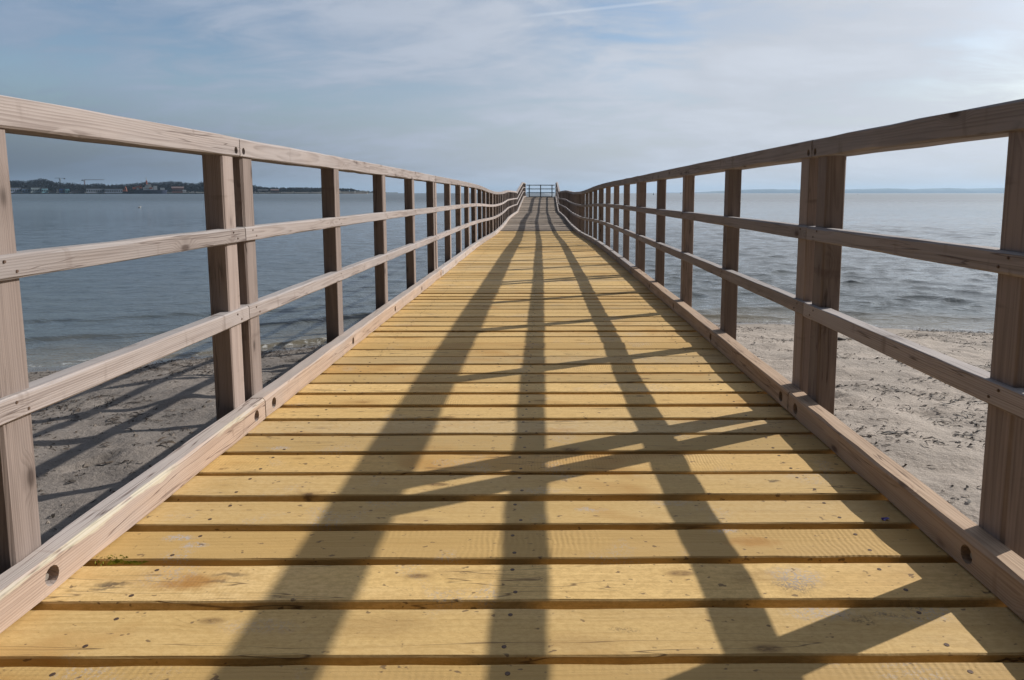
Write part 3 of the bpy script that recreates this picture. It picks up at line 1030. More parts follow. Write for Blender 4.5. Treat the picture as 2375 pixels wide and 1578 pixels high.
# gate at the end of the landing
gy = Y_END - 0.06
gcx = float(cx_f(gy))
gate = empty("gate", (gcx, gy, Z_TOP))
tag(gate, "dark metal bar gate closing the far end of the pier landing", "gate")
for x in (-0.79, 0.0, 0.79):
    MB().box(x - 0.032, x + 0.032, -0.032, 0.032, 0.0, 0.852).build("upright", M_GATE, gate)
for z in (0.02, 0.30, 0.56, 0.82):
    m_ = MB()
    for (a, b) in ((-0.98, -0.8225), (-0.7575, -0.0325), (0.0325, 0.7575), (0.8225, 0.98)):
        if z < 0.1 and abs(a + b) > 1.7:
            continue
        m_.box(a, b, -0.016, 0.016, z - (0.03 if z < 0.1 else 0.026), z + (0.025 if z < 0.1 else 0.026))
    m_.build("bar", M_GATE, gate)

# ------------------------------------------------------------------ litter on the beach
def ground(x, y):
    return float(sand_z(np.array([x]), np.array([y]))[0])


rng = np.random.RandomState(5)
rnd = random.Random(77)


def beach_spots(n, seed, thr=0.52):
    r = np.random.RandomState(seed)
    out = []
    while len(out) < n:
        x = r.uniform(-9, 9.5, 4000)
        y = r.uniform(1.5, 10.4, 4000)
        s = shore_s(x, y)
        d = vnoise(x * 0.9 + seed, y * 1.6, seed) * 0.45 + vnoise(x * 3.2, y * 6.5 + seed, seed + 1) * 0.55
        d = d + 0.07 * np.exp(-((s + 1.5) / 0.4) ** 2) + np.where(x < 0, 0.05 + 0.05 * np.clip((5.0 - y) / 2.0, 0, 1), 0.0)
        ok = (s < -0.45) & (np.abs(x) > 1.05) & (d > thr + r.uniform(-0.10, 0.16, 4000))
        out += list(zip(x[ok], y[ok]))
    return out[:n]


m_weed, k = new_mat("dry_seaweed")
rn = k.attr('rnd').outputs['Fac']
k.out({'Base Color': k.mix(rn, (0.022, 0.017, 0.013), (0.085, 0.060, 0.040)), 'Roughness': 0.75})
V, F, RN = [], [], []
sp = beach_spots(17000, 3, 0.60)
zs = sand_z(np.array([p[0] for p in sp]), np.array([p[1] for p in sp]))
for (x, y), z in zip(sp, zs):
    big = rnd.random() < 0.22
    L = rnd.uniform(0.018, 0.055) * (2.0 if big else 1.0)
    wd = rnd.uniform(0.0016, 0.0042) * (1.6 if big else 1)
    a = rnd.gauss(0.0, 0.45)
    tone = rnd.random()
    px_, py_ = x, y
    b0 = len(V)
    nseg = 4
    for i in range(nseg + 1):
        t = i / nseg
        hz = z + 0.002 + (0.009 if big else 0.006) * math.sin(math.pi * t) * rnd.uniform(0.2, 1.2) + rnd.uniform(0, 0.003)
        ww = wd * (0.35 + math.sin(math.pi * (0.15 + 0.7 * t)))
        nx, ny = -math.sin(a), math.cos(a)
        V.append((px_ + nx * ww, py_ + ny * ww, hz + ww * rnd.uniform(-0.6, 0.9)))
        V.append((px_ - nx * ww, py_ - ny * ww, hz))
        RN += [tone, tone]
        px_ += math.cos(a) * L / nseg
        py_ += math.sin(a) * L / nseg
        a += rnd.gauss(0, 0.5)
    for i in range(nseg):
        q = b0 + 2 * i
        F.append((q, q + 1, q + 3, q + 2))
me = mesh_from(V, F, "seaweed")
set_attr(me, 'rnd', RN, 'FLOAT')
tag(link("seaweed", me, m_weed), "scraps of dark dried seaweed strewn over the sand", "seaweed", kind='stuff')

# clods and pebbles, lumps of wet sand, bits of shell
OCT = [(1, 0, 0), (-1, 0, 0), (0, 1, 0), (0, -1, 0), (0, 0, 1), (0, 0, -0.5)]
OCF = [(0, 2, 4), (2, 1, 4), (1, 3, 4), (3, 0, 4), (2, 0, 5), (1, 2, 5), (3, 1, 5), (0, 3, 5)]


def lumps(name, n, seed, r0, r1, mat, label, cat, thr):
    V, F, RN = [], [], []
    sp = beach_spots(n, seed, thr)
    zs = sand_z(np.array([p[0] for p in sp]), np.array([p[1] for p in sp]))
    for (x, y), z in zip(sp, zs):
        r_ = r0 + (r1 - r0) * rnd.random() ** 2.5
        sx, sy, sz = r_ * rnd.uniform(0.7, 1.5), r_ * rnd.uniform(0.6, 1.1), r_ * rnd.uniform(0.4, 0.9)
        b0 = len(V)
        tone = rnd.random()
        for (a, b, c) in OCT:
            V.append((x + a * sx * rnd.uniform(0.7, 1.2), y + b * sy * rnd.uniform(0.7, 1.2), z + c * sz))
            RN.append(tone)
        F += [tuple(i + b0 for i in f) for f in OCF]
    me = mesh_from(V, F, name)
    set_attr(me, 'rnd', RN, 'FLOAT')
    return tag(link(name, me, mat), label, cat, kind='stuff')


m_clod, k = new_mat("dark_sand_clods")
k.out({'Base Color': k.mix(k.attr('rnd').outputs['Fac'], (0.10, 0.082, 0.068), (0.27, 0.23, 0.195)), 'Roughness': 0.95})
lumps("sand_crumbs", 3600, 9, 0.004, 0.017, m_clod, "crumbled dark clods of sand on the beach", "sand crumbs", 0.60)
m_bit, k = new_mat("shell_bits")
k.out({'Base Color': k.mix(k.attr('rnd').outputs['Fac'], (0.50, 0.47, 0.42), (0.82, 0.80, 0.76)), 'Roughness': 0.35})
lumps("shell_debris", 260, 14, 0.003, 0.011, m_bit, "tiny pale bits of broken shell in the sand", "shell debris", 0.40)


def blob_tube(pts, radii, n=8, seed=0, jit=0.15):
    r_ = random.Random(seed)
    vs, fs = [], []
    for i, (p, rr_) in enumerate(zip(pts, radii)):
        p = Vector(p)
        t = (Vector(pts[min(i + 1, len(pts) - 1)]) - Vector(pts[max(i - 1, 0)])).normalized()
        s = t.cross(Vector((0, 0, 1))).normalized()
        u = s.cross(t)
        for j in range(n):
            an = 6.2832 * j / n
            q_ = rr_ * (1 + r_.uniform(-jit, jit))
            vs.append(p + s * (q_ * math.cos(an)) + u * (q_ * math.sin(an)))
    for i in range(len(pts) - 1):
        for j in range(n):
            a, b = i * n + j, i * n + (j + 1) % n
            fs.append((a, b, b + n, a + n))
    fs.append(tuple(range(n - 1, -1, -1)))
    fs.append(tuple(range((len(pts) - 1) * n, len(pts) * n)))
    return mesh_from(vs, fs, "blob", True)


m_drift = simple_mat("dark_driftwood", (0.035, 0.026, 0.02), 0.8, 0, 0.5, 30)
m_shell = simple_mat("white_shell", (0.72, 0.68, 0.62), 0.3, 0, 0.25, 60)
m_moss, k = new_mat("green_algae")
k.out({'Base Color': k.mix(k.attr('rnd').outputs['Fac'], (0.13, 0.16, 0.012), (0.36, 0.38, 0.05)), 'Roughness': 0.7})
m_scrap = simple_mat("violet_foil", (0.16, 0.13, 0.45), 0.3, 0.2, 0.5, 120)

dxp, dyp = 3.22, 7.45
dz_ = ground(dxp, dyp)
me = blob_tube([(-0.17, 0, 0.012), (-0.09, 0.012, 0.022), (0.0, 0.0, 0.026), (0.08, -0.012, 0.02), (0.15, 0.004, 0.012)], [0.008, 0.02, 0.024, 0.018, 0.006], 9, 4)
tag(link("driftwood", me, m_drift, None, (dxp, dyp, dz_)), "dark stub of driftwood with a white shell at its end on the sand", "driftwood")
# a cockle-like half shell beside it
V, F = [], []
for i in range(7):
    for j in range(9):
        a, b = (i / 6.0) * 1.45, (j / 8.0 - 0.5) * 2.4
        rr_ = 0.030 * math.sin(a) * (1 + 0.06 * math.cos(j * math.pi))
        V.append((rr_ * math.sin(b), rr_ * math.cos(b) * 0.9, 0.022 * math.cos(a) + 0.003))
for i in range(6):
    for j in range(8):
        q = i * 9 + j
        F.append((q, q + 1, q + 10, q + 9))
me = mesh_from(V, F, "shell", True)
tag(link("sea_shell", me, m_shell, None, (dxp + 0.19, dyp - 0.02, ground(dxp + 0.19, dyp - 0.02))), "white shell lying at the end of the dark driftwood", "shell")

# green algae caught between two planks beside the kerb
V, F, RN = [], [], []
for i in range(260):
    x, y = rnd.uniform(-0.05, 0.045), rnd.gauss(0, 0.004)
    if x > 0.0 and rnd.random() < 0.5:
        y *= 0.4
    h = rnd.uniform(0.004, 0.011) * (1.0 if x < 0.01 else 0.5)
    a = rnd.gauss(0, 0.8)
    L = rnd.uniform(0.008, 0.03)
    b0 = len(V)
    V += [(x, y - 0.0012, -0.004), (x, y + 0.0012, -0.004), (x + math.cos(a) * L * 0.5, y + math.sin(a) * L * 0.35 + 0.001, h), (x + math.cos(a) * L, y + math.sin(a) * L * 0.5, h * 0.5)]
    F += [(b0, b0 + 1, b0 + 2), (b0, b0 + 2, b0 + 3)]
    RN += [rnd.random()] * 4
me = mesh_from(V, F, "moss")
set_attr(me, 'rnd', RN, 'FLOAT')
ALG_Y = 1.474
tag(link("green_weed", me, m_moss, None, (-0.965, ALG_Y, -0.005)), "tuft of bright green weed caught between two yellow planks at the kerb", "weed tuft")
V, F = [], []
for i in range(5):
    for j in range(4):
        V.append((i * 0.0048 - 0.010, j * 0.003 - 0.005, rnd.uniform(0.0, 0.006)))
for i in range(4):
    for j in range(3):
        q = i * 4 + j
        F.append((q, q + 4, q + 5, q + 1))
tag(link("foil_scrap", mesh_from(V, F, "scrap"), m_scrap, None, (0.875, 1.66, 0.001)), "crumpled violet foil scrap between planks beside the shaded kerb", "litter")

# ------------------------------------------------------------------ far shore with harbour
HX, HY = 1258.0, 448.0


def fx(xs, D):
    return (xs - HX) / 1583.3 * D


def fz(ys, D):
    return CAM_Z + (HY - ys) / 1583.3 * D


m_land = simple_mat("far_shore_ground", (0.055, 0.055, 0.045), 0.95, 0, 0.4, 0.05)
m_quay = simple_mat("dark_quay_wall", (0.035, 0.036, 0.038), 0.9, 0, 0.4, 0.2)


def land(name, pts, h, back, mat, rise=6.0, label=None):
    """strip of land: pts = waterline points, quay height h, rising behind"""
    V, F = [], []
    n = len(pts)
    for (x, y) in pts:
        r_ = math.hypot(x, y)
        ux, uy = x / r_, y / r_
        for (d, z) in ((0, SEA_Z - 2.5), (0.5, SEA_Z + h), (60, SEA_Z + h + 0.4), (130, SEA_Z + h + rise), (back, SEA_Z + h + rise * 1.3), (back + 5, SEA_Z - 2.5)):
            V.append((x + ux * d, y + uy * d, z))
    for i in range(n - 1):
        for j in range(5):
            q = i * 6 + j
            F.append((q, q + 6, q + 7, q + 1))
    F.append(tuple(range(6)))
    F.append(tuple(range((n - 1) * 6 + 5, (n - 1) * 6 - 1, -1)))
    return tag(link(name, mesh_from(V, F, name), mat), label, kind='structure')


shore_pts = [(fx(xs, D), D) for xs, D in ((-420, 1350), (-150, 1450), (14, 1500), (250, 1500), (480, 1500), (600, 1560), (740, 1640), (800, 1700), (857, 1760))]
land("far_shore", shore_pts, 1.9, 420, m_land, 4.0)
head_pts = [(fx(xs, D), D) for xs, D in ((820, 2900), (850, 3000), (880, 3150), (898, 3300))]
land("far_headland", head_pts, 3.0, 500, m_land, 3.0)
spit_pts = [(fx(xs, D), D) for xs, D in ((885, 5200), (905, 5300), (925, 5500))]
land("far_spit", spit_pts, 3.0, 300, m_land, 3.0)

# bare woods behind the harbour
prof_x = [-420, -150, 14, 40, 70, 95, 105, 115, 125, 150, 175, 200, 225, 245, 260, 290, 320, 345, 372, 400, 415, 440, 462, 475, 500, 560, 590, 600, 620, 640, 700, 740, 790, 810, 818, 830, 845, 858]
prof_y = [416, 418, 418, 417, 419, 415, 413, 414, 418, 423, 423, 427, 425, 425, 428, 427, 424, 421, 422, 420, 420, 423, 425, 420, 424, 428, 428, 430, 434, 434.5, 434, 435, 436.5, 437, 437, 441, 443, 445.5]
dist_x = [-420, -150, 14, 250, 480, 600, 740, 800, 857]
dist_y = [1350, 1450, 1500, 1500, 1500, 1560, 1640, 1700, 1760]
m_trees, k = new_mat("bare_woodland")
k.out({'Base Color': k.mix(k.attr('rnd').outputs['Fac'], (0.012, 0.012, 0.013), (0.040, 0.034, 0.031)), 'Roughness': 0.95, 'Specular IOR Level': 0.1})


def woods(name, xs_list, Dfun, topfun, rows, ground_z, label, quads=44, size=1.5, seed=1):
    r_ = random.Random(seed)
    V, F, RN = [], [], []
    for row, (dd, drop) in enumerate(rows):
        for xs in xs_list:
            x_ = xs + r_.uniform(-1.6, 1.6)
            D = Dfun(x_) + dd + r_.uniform(-20, 20)
            top = fz(topfun(x_) + drop + abs(r_.gauss(0, 1.0)) * 1.2, D)
            X = fx(x_, D)
            gz = ground_z
            hgt_ = max(4.0, top - gz)
            crown = min(hgt_ * 0.62, 14.0)
            rad_ = crown * r_.uniform(0.40, 0.55)
            tone = r_.random()
            zc_ = top - crown * 0.5
            for q_ in range(quads):
                th, ph2 = r_.uniform(0, 6.283), math.acos(r_.uniform(-1, 1))
                rr_ = r_.random() ** 0.4
                cx_ = X + rad_ * rr_ * math.sin(ph2) * math.cos(th)
                cy_ = D + rad_ * rr_ * math.sin(ph2) * math.sin(th)
                cz_ = zc_ + crown * 0.5 * rr_ * math.cos(ph2)
                s1, s2 = size * r_.uniform(0.4, 1.1), size * r_.uniform(0.4, 1.1)
                a = r_.uniform(0, 6.283)
                b0 = len(V)
                ca, sa = math.cos(a), math.sin(a)
                V.extend([(cx_ - s1 * ca, cy_, cz_ - s1 * sa), (cx_ - s2 * sa, cy_ + s2 * 0.7, cz_ + s2 * ca), (cx_ + s1 * ca, cy_, cz_ + s1 * sa)])
                F.append((b0, b0 + 1, b0 + 2))
                RN += [max(0, min(1, tone + r_.gauss(0, 0.2)))] * 3
            # trunk and undergrowth
            b0 = len(V)
            V.extend([(X - 0.5, D, gz - 1), (X + 0.5, D, gz - 1), (X + 0.25, D, zc_), (X - 0.25, D, zc_), (X, D + 0.6, gz - 1)])
            F.extend([(b0, b0 + 1, b0 + 2, b0 + 3), (b0 + 1, b0 + 4, b0 + 2), (b0 + 4, b0, b0 + 3)])
            RN += [tone] * 5
            for q_ in range(10):
                b0 = len(V)
                ux_ = X + r_.uniform(-4, 4)
                h_ = (top - gz) * r_.uniform(0.25, 0.6)
                w2 = r_.uniform(1.0, 2.6)
                yy = D + r_.uniform(-6, 6)
                V.extend([(ux_ - w2, yy, gz - 1), (ux_ + w2, yy + 1, gz - 1), (ux_ + r_.uniform(-1, 1), yy + r_.uniform(-1, 1), gz + h_)])
                F.append((b0, b0 + 1, b0 + 2))
                RN += [max(0, tone - 0.2)] * 3
    me = mesh_from(V, F, name)
    set_attr(me, 'rnd', RN, 'FLOAT')
    return tag(link(name, me, m_trees), label, "woods", kind='stuff')


woods("treeline", np.arange(-420, 856, 3.6), lambda x: float(np.interp(x, dist_x, dist_y)), lambda x: float(np.interp(x, prof_x, prof_y)),
      ((95, 9.0), (140, 4.5), (190, 0.5), (240, 0.0)), 4.0, "dark leafless woods behind the harbour buildings on the far shore")
woods("headland_trees", np.arange(822, 898, 2.2), lambda x: float(np.interp(x, [820, 850, 880, 898], [2900, 3000, 3150, 3300])),
      lambda x: float(np.interp(x, [820, 840, 860, 880, 898], [441.5, 442.0, 443.2, 444.6, 446.2])), ((60, 1.5), (110, 0.0)), 3.0,
      "hazy low trees on the headland beyond the quay", 24, 2.6, 5)

MC = {}


def cm(name, colour, rough=0.7):
    if name not in MC:
        MC[name] = simple_mat(name, colour, rough, 0, 0.18, 0.15)
    return MC[name]


def hall(kind, xs0, xs1, ytop, ybot, D, wallc, roofc, label, cat, bays=0, gable=False, group=None, depth=26, winc=(0.03, 0.04, 0.055)):
    x0, x1 = fx(xs0, D), fx(xs1, D)
    zt, zb = fz(ytop, D), SEA_Z + 1.6
    D = D + 8
    x0, x1 = fx(xs0, D), fx(xs1, D)
    bear = -math.atan2((x0 + x1) / 2, D)
    root = empty(kind, ((x0 + x1) / 2, D, zb), bear)
    L, H = (x1 - x0) * math.cos(bear), zt - zb
    body = H * 0.86
    MB().box(-L / 2, L / 2, 0, depth, -0.5, body).build("wall", cm(*wallc), root)
    if gable:
        m_ = MB()
        m_.add([(-L / 2 - 0.4, -0.5, body + 0.01), (L / 2 + 0.4, -0.5, body + 0.01), (L / 2 + 0.4, depth / 2, H + 1.2), (-L / 2 - 0.4, depth / 2, H + 1.2),
                (L / 2 + 0.4, depth + 0.5, body + 0.01), (-L / 2 - 0.4, depth + 0.5, body + 0.01)],
               [(0, 1, 2, 3), (3, 2, 4, 5), (0, 3, 5), (1, 4, 2), (0, 5, 4, 1)])
        m_.build("roof", cm(*roofc), root)
    else:
        MB().box(-L / 2 - 0.3, L / 2 + 0.3, -0.3, depth + 0.3, body + 0.01, H).build("roof", cm(*roofc), root)
    for i in range(bays):
        xw = -L / 2 + L * (i + 0.5) / bays
        ww = L / bays * 0.32
        MB().box(xw - ww, xw + ww, -0.12, 0.1, H * 0.30, H * 0.62).build("window", cm("far_window", winc), root)
    tag(root, label, cat, group)
    return root


GREYB = ("pale_blue_grey_cladding", (0.436, 0.536, 0.562))
GREYR = ("light_grey_roof", (0.103, 0.115, 0.130))
hall("warehouse", 21, 57, 435, 446.5, 1512, ("slate_cladding", (0.317, 0.396, 0.536)), GREYR, "slate grey waterside warehouse at the near end of the far harbour", "warehouse", 7)
hall("warehouse", 58.5, 78, 437, 446.5, 1516, ("dark_blue_cladding", (0.140, 0.220, 0.356)), GREYR, "low dark blue warehouse between the slate warehouse and the long pale hall", "warehouse", 3)
hall("warehouse", 79.5, 103, 434.3, 446.5, 1512, GREYB, GREYR, "long pale grey harbour hall below the tallest trees", "warehouse", 6)
hall("warehouse", 104, 119, 436.0, 446.5, 1509, ("teal_cladding", (0.220, 0.458, 0.554)), GREYR, "teal fronted hall joined to the long pale grey hall", "warehouse", 3)
hall("shed", 121, 137, 442, 447, 1514, ("dark_brick_wall", (0.068, 0.052, 0.058)), ("dark_roof", (0.015, 0.015, 0.018)), "low dark shed between the teal hall and the white kiosk", "shed", 3)
hall("kiosk", 138.5, 143.5, 438, 447, 1509, ("white_render", (0.562, 0.562, 0.562)), ("dark_roof", (0.015, 0.015, 0.018)), "small white kiosk beside the bright blue boat hall", "kiosk", 0, depth=8)
hall("boat_hall", 144.5, 157, 437.2, 446.5, 1512, ("deep_blue_cladding", (0.028, 0.101, 0.378)), ("deep_blue_roof", (0.009, 0.021, 0.054)), "bright deep blue boat hall under the tower cranes", "boat hall", 2)
hall("boat_hall", 157.6, 168, 437.6, 446.5, 1510, ("sky_blue_cladding", (0.198, 0.497, 0.562)), ("sky_blue_roof", (0.042, 0.085, 0.127)), "lighter blue annex attached to the deep blue boat hall", "boat hall", 2)
hall("shed", 171, 203, 441, 447, 1516, ("dark_brick_wall", (0.068, 0.052, 0.058)), ("dark_roof", (0.015, 0.015, 0.018)), "long low dark shed under the tower crane with the red mast", "shed", 6)
hall("warehouse", 207, 248, 437.0, 446.5, 1514, ("grey_cladding", (0.396, 0.458, 0.554)), GREYR, "long grey hall standing next to the dark shed", "warehouse", 8)
hall("warehouse", 249.5, 291, 437.8, 446.5, 1511, ("cool_grey_cladding", (0.338, 0.418, 0.536)), GREYR, "long cool grey hall next to the ship's stern", "warehouse", 8)
hall("brick_house", 404, 432, 434.5, 446.5, 1545, ("rust_red_wall", (0.268, 0.112, 0.084)), ("pale_red_roof", (0.121, 0.076, 0.067)), "long red brick building behind the ship's bow", "building", 6, gable=True, depth=20)
hall("hut", 429, 437, 442.2, 447, 1520, ("white_render", (0.562, 0.562, 0.562)), ("light_grey_roof", (0.103, 0.115, 0.130)), "small white hut in front of the red brick building", "hut", 0, gable=True, depth=8)
hall("hut", 449, 455, 443.5, 447, 1520, ("white_render", (0.562, 0.562, 0.562)), ("dark_roof", (0.015, 0.015, 0.018)), "tiny white flat roofed hut with dark roof on the quay", "hut", 0, depth=6)
hall("brick_house", 632, 651, 440.5, 448, 1625, ("dusty_red_wall", (0.247, 0.146, 0.134)), ("pale_red_roof", (0.121, 0.076, 0.067)), "dusty red waterside house below the low woods", "building", 5, gable=True, depth=16)
hall("brick_house", 602, 626, 441, 446.5, 1640, ("brownish_wall", (0.112, 0.096, 0.090)), ("grey_slate_roof", (0.048, 0.052, 0.058)), "low brownish row of houses beside the dusty red house", "building", 6, gable=True, depth=14)

# small white boats hauled out along the shore
def motorboat(xs, D, ln, label, zb=None):
    root = empty("motorboat", (fx(xs, D), D, SEA_Z + 1.9 if zb is None else zb))
    m_ = MB()
    h = ln * 0.16
    m_.add([(-ln / 2, 0, h), (ln * 0.33, 0, h), (ln / 2, ln * 0.14, h * 1.25), (ln * 0.33, ln * 0.28, h), (-ln / 2, ln * 0.28, h),
            (-ln / 2 * 0.95, ln * 0.05, 0), (ln * 0.28, ln * 0.07, 0), (ln * 0.36, ln * 0.14, 0), (ln * 0.28, ln * 0.21, 0), (-ln / 2 * 0.95, ln * 0.23, 0)],
           [(0, 1, 6, 5), (1, 2, 7, 6), (2, 3, 8, 7), (3, 4, 9, 8), (4, 0, 5, 9), (4, 3, 2, 1, 0), (5, 6, 7, 8, 9)])
    m_.build("hull", cm("white_gelcoat", (0.396, 0.402, 0.407), 0.4), root)
    m_ = MB()
    m_.add([(-ln * 0.28, ln * 0.05, h * 1.02), (ln * 0.22, ln * 0.05, h * 1.02), (ln * 0.22, ln * 0.23, h * 1.02), (-ln * 0.28, ln * 0.23, h * 1.02),
            (-ln * 0.25, ln * 0.07, h * 2.0), (ln * 0.08, ln * 0.07, h * 2.0), (ln * 0.08, ln * 0.21, h * 2.0), (-ln * 0.25, ln * 0.21, h * 2.0)],
           [(0, 1, 5, 4), (1, 2, 6, 5), (2, 3, 7, 6), (3, 0, 4, 7), (4, 5, 6, 7)])
    m_.build("cabin", cm("white_gelcoat", (0.396, 0.402, 0.407), 0.4), root)
    tag(root, label, "boat", "white boats along the far shore")


motorboat(442.5, 1506, 7.5, "white boat on the quay between the two white huts")
motorboat(459.5, 1506, 6.0, "white boat on the quay past the dark roofed white hut")
motorboat(594.5, 1552, 9.0, "larger white boat standing clear of the brownish row of houses")
motorboat(603.5, 1556, 8.0, "white boat in front of the end of the brownish row of houses")
motorboat(655.0, 1600, 6.0, "white boat lying beside the dusty red waterside house")
motorboat(686.0, 1615, 6.5, "lone white boat below the low woods past the dusty red house")
motorboat(721.0, 1640, 5.0, "white boat farthest along the wooded shore before the breakwater", None)

# breakwater at the end of the shore
bx0, bx1 = fx(786, 1700), fx(857, 1735)
m_ = MB()
m_.add([(bx0, 1690, SEA_Z - 1.5), (bx1, 1725, SEA_Z - 1.5), (bx1 - 2, 1728, SEA_Z + 2.6), (bx0, 1693, SEA_Z + 2.6),
        (bx0, 1702, SEA_Z - 1.5), (bx1, 1737, SEA_Z - 1.5), (bx1 - 2, 1734, SEA_Z + 2.6), (bx0, 1699, SEA_Z + 2.6)],
       [(0, 1, 2, 3), (5, 4, 7, 6), (3, 2, 6, 7), (1, 5, 6, 2), (4, 0, 3, 7), (0, 4, 5, 1)])
tag(m_.build("breakwater", cm("brown_stone_mole", (0.13, 0.105, 0.085))), "low brown breakwater running out from the end of the wooded shore", "breakwater")
for xs, lb in ((791.0, "small white marker post at the landward end of the breakwater"), (826.0, "white marker post standing midway along the breakwater")):
    X, D = fx(xs, 1712), 1712
    root = empty("marker_post", (X, D, SEA_Z + 2.4))
    MB().tube((0, 0, -1), (0, 0, 3.6), 0.5, 0.4, 8).build("post", cm("white_render", (0.62, 0.64, 0.66)), root)
    MB().box(-0.8, 0.8, -0.8, 0.8, 3.6, 4.8).build("topmark", cm("white_render", (0.62, 0.64, 0.66)), root)
    tag(root, lb, "marker")

# the ship
D = 1462
sx0, sx1 = fx(291, D), fx(394.5, D)
ship = empty("ship", ((sx0 + sx1) / 2, D, SEA_Z))
tag(ship, "navy hulled working ship with white bridge and orange deck gear, moored at the far quay", "ship")
L = sx1 - sx0


def sxp(xs):
    return fx(xs, D) - ship.location.x


def szp(ys):
    return fz(ys, D) - SEA_Z


bear = -math.atan2(ship.location.x, D)
ship.rotation_euler = (0, 0, bear)
ship.scale = (math.cos(bear), 1, 1)
navy = cm("navy_hull_paint", (0.012, 0.022, 0.06), 0.5)
white = cm("white_ship_paint", (0.42, 0.45, 0.48), 0.5)
orange = cm("orange_ship_paint", (0.30, 0.075, 0.03), 0.6)
V = []
half = 8.0
st = [(sxp(291), 0.75, szp(444.6)), (sxp(303), 0.95, szp(445.0)), (sxp(318), 1.0, szp(444.5)), (sxp(320), 1.0, szp(441.6)), (sxp(360), 1.0, szp(441.2)), (sxp(382), 0.75, szp(441.0)), (sxp(391), 0.30, szp(440.8)), (sxp(394.5), 0.02, szp(440.6))]
for (x, wf, z) in st:
    V += [(x, -half * wf, z), (x - (2.5 if x > 20 else 0), -half * wf * 0.75, -1.0), (x - (2.5 if x > 20 else 0), half * wf * 0.75, -1.0), (x, half * wf, z)]
F = []
for i in range(len(st) - 1):
    q = i * 4
    for j in range(3):
        F.append((q + j, q + j + 4, q + j + 5, q + j + 1))
    F.append((q + 3, q + 7, q + 4, q))
F += [(0, 1, 2, 3), ((len(st) - 1) * 4 + 3, (len(st) - 1) * 4 + 2, (len(st) - 1) * 4 + 1, (len(st) - 1) * 4)]
link("hull", mesh_from(V, F, "hull"), navy, ship)


def sbox(nm, a, b, yt, yb, mat, dep=6.0):
    return MB().box(sxp(a), sxp(b), -dep, dep, szp(yb), szp(yt)).build(nm, mat, ship)


ss_ = sbox("superstructure", 338, 361, 435.0, 441.6, white)
for xs in range(340, 361, 3):
    MB().box(sxp(xs), sxp(xs + 1.3), -6.1, -5.9, szp(438.6), szp(437.4)).build("window", cm("far_window", (0.03, 0.04, 0.055)), ss_)
sbox("upper_deck", 342, 358, 430.5, 434.9, white, 5.0)
sbox("bridge", 346, 357, 428.0, 430.4, white, 5.5)
sbox("forward_house", 362, 371, 431.5, 441.5, white, 5.0)
sbox("forecastle_gear", 378, 388.5, 436.0, 441.2, white, 3.0)
sbox("lifeboat", 352.5, 359.5, 435.2, 438.6, orange, 6.8)
sbox("lifeboat", 329, 336, 434.0, 437.5, orange, 6.8)
sbox("deck_container", 314, 322, 434.5, 439.5, orange, 4.0)
sbox("deck_container", 323, 329, 435.5, 441.0, cm("pale_deck_container", (0.45, 0.42, 0.40)), 4.0)
m_ = MB()
m_.tube((sxp(347), 0, szp(428)), (sxp(347), 0, szp(419)), 1.6, 1.1, 8)
m_.box(sxp(344.5), sxp(349.5), -1.5, 1.5, szp(423.4), szp(421.2))
m_.build("mast", orange, ship)
MB().tube((sxp(346.6), 0, szp(419.2)), (sxp(346.6), 0, szp(411)), 0.7, 0.3, 6).build("pole_mast", cm("grey_steel", (0.22, 0.24, 0.26)), ship)
m_ = MB()
for s_ in (-5, 5):
    m_.tube((sxp(301), s_, szp(445)), (sxp(298.5), s_, szp(434)), 1.0, 0.8, 6)
    m_.tube((sxp(292.5), s_, szp(445)), (sxp(298.5), s_, szp(434)), 0.8, 0.6, 6)
m_.tube((sxp(298.5), -5, szp(434)), (sxp(298.5), 5, szp(434)), 0.8, 0.8, 6)
m_.box(sxp(291.5), sxp(299), -6, 6, szp(444.7), szp(440.5))
m_.build("stern_gantry", orange, ship)
MB().tube((sxp(322), 0, szp(435)), (sxp(334), -2, szp(430.5)), 0.9, 0.6, 6).build("deck_crane", orange, ship)

# tower cranes behind the trees
def tower_crane(xs_mast, xs_tip, xs_tail, ytop, D, colour, label):
    root = empty("tower_crane", (fx(xs_mast, D), D, 5.0))
    top = fz(ytop, D) - 5.0
    mt = cm(*colour)
    m_ = MB()
    for dx_ in (-0.9, 0.9):
        for dy_ in (-0.9, 0.9):
            m_.tube((dx_, dy_, -2), (dx_, dy_, top), 0.28, 0.28, 5)
    for i in range(int(top / 3)):
        m_.tube((-0.9, -0.9, i * 3), (0.9, -0.9, i * 3 + 3), 0.16, 0.16, 4)
        m_.tube((0.9, 0.9, i * 3), (-0.9, 0.9, i * 3 + 3), 0.16, 0.16, 4)
    m_.build("mast", mt, root)
    m_ = MB()
    a, b = fx(xs_tail, D) - root.location.x, fx(xs_tip, D) - root.location.x
    m_.tube((a, -0.6, top + 0.6), (b, -0.6, top + 0.6), 0.30, 0.25, 5)
    m_.tube((a, 0.6, top + 0.6), (b, 0.6, top + 0.6), 0.30, 0.25, 5)
    m_.tube((0, 0, top + 2.2), (b, 0, top + 1.6), 0.25, 0.2, 5)
    n = 14
    for i in range(n):
        x0_, x1_ = a + (b - a) * i / n, a + (b - a) * (i + 1) / n
        m_.tube((x0_, 0.6, top + 0.6), (x1_, 0, top + 1.9), 0.14, 0.14, 4)
    m_.build("jib", mt, root)
    MB().box(-1.6, 1.6, -1.6, 1.2, top - 2.4, top - 0.1).build("operator_cab", cm("grey_steel", (0.22, 0.24, 0.26)), root)
    sg = 1 if b > 0 else -1
    MB().box(min(a, a + sg * 3), max(a, a + sg * 3), -0.9, 0.9, top - 1.8, top + 0.3).build("counterweight", cm("dark_roof", (0.05, 0.05, 0.06)), root)
    tag(root, label, "tower crane", "tower cranes over the far harbour")


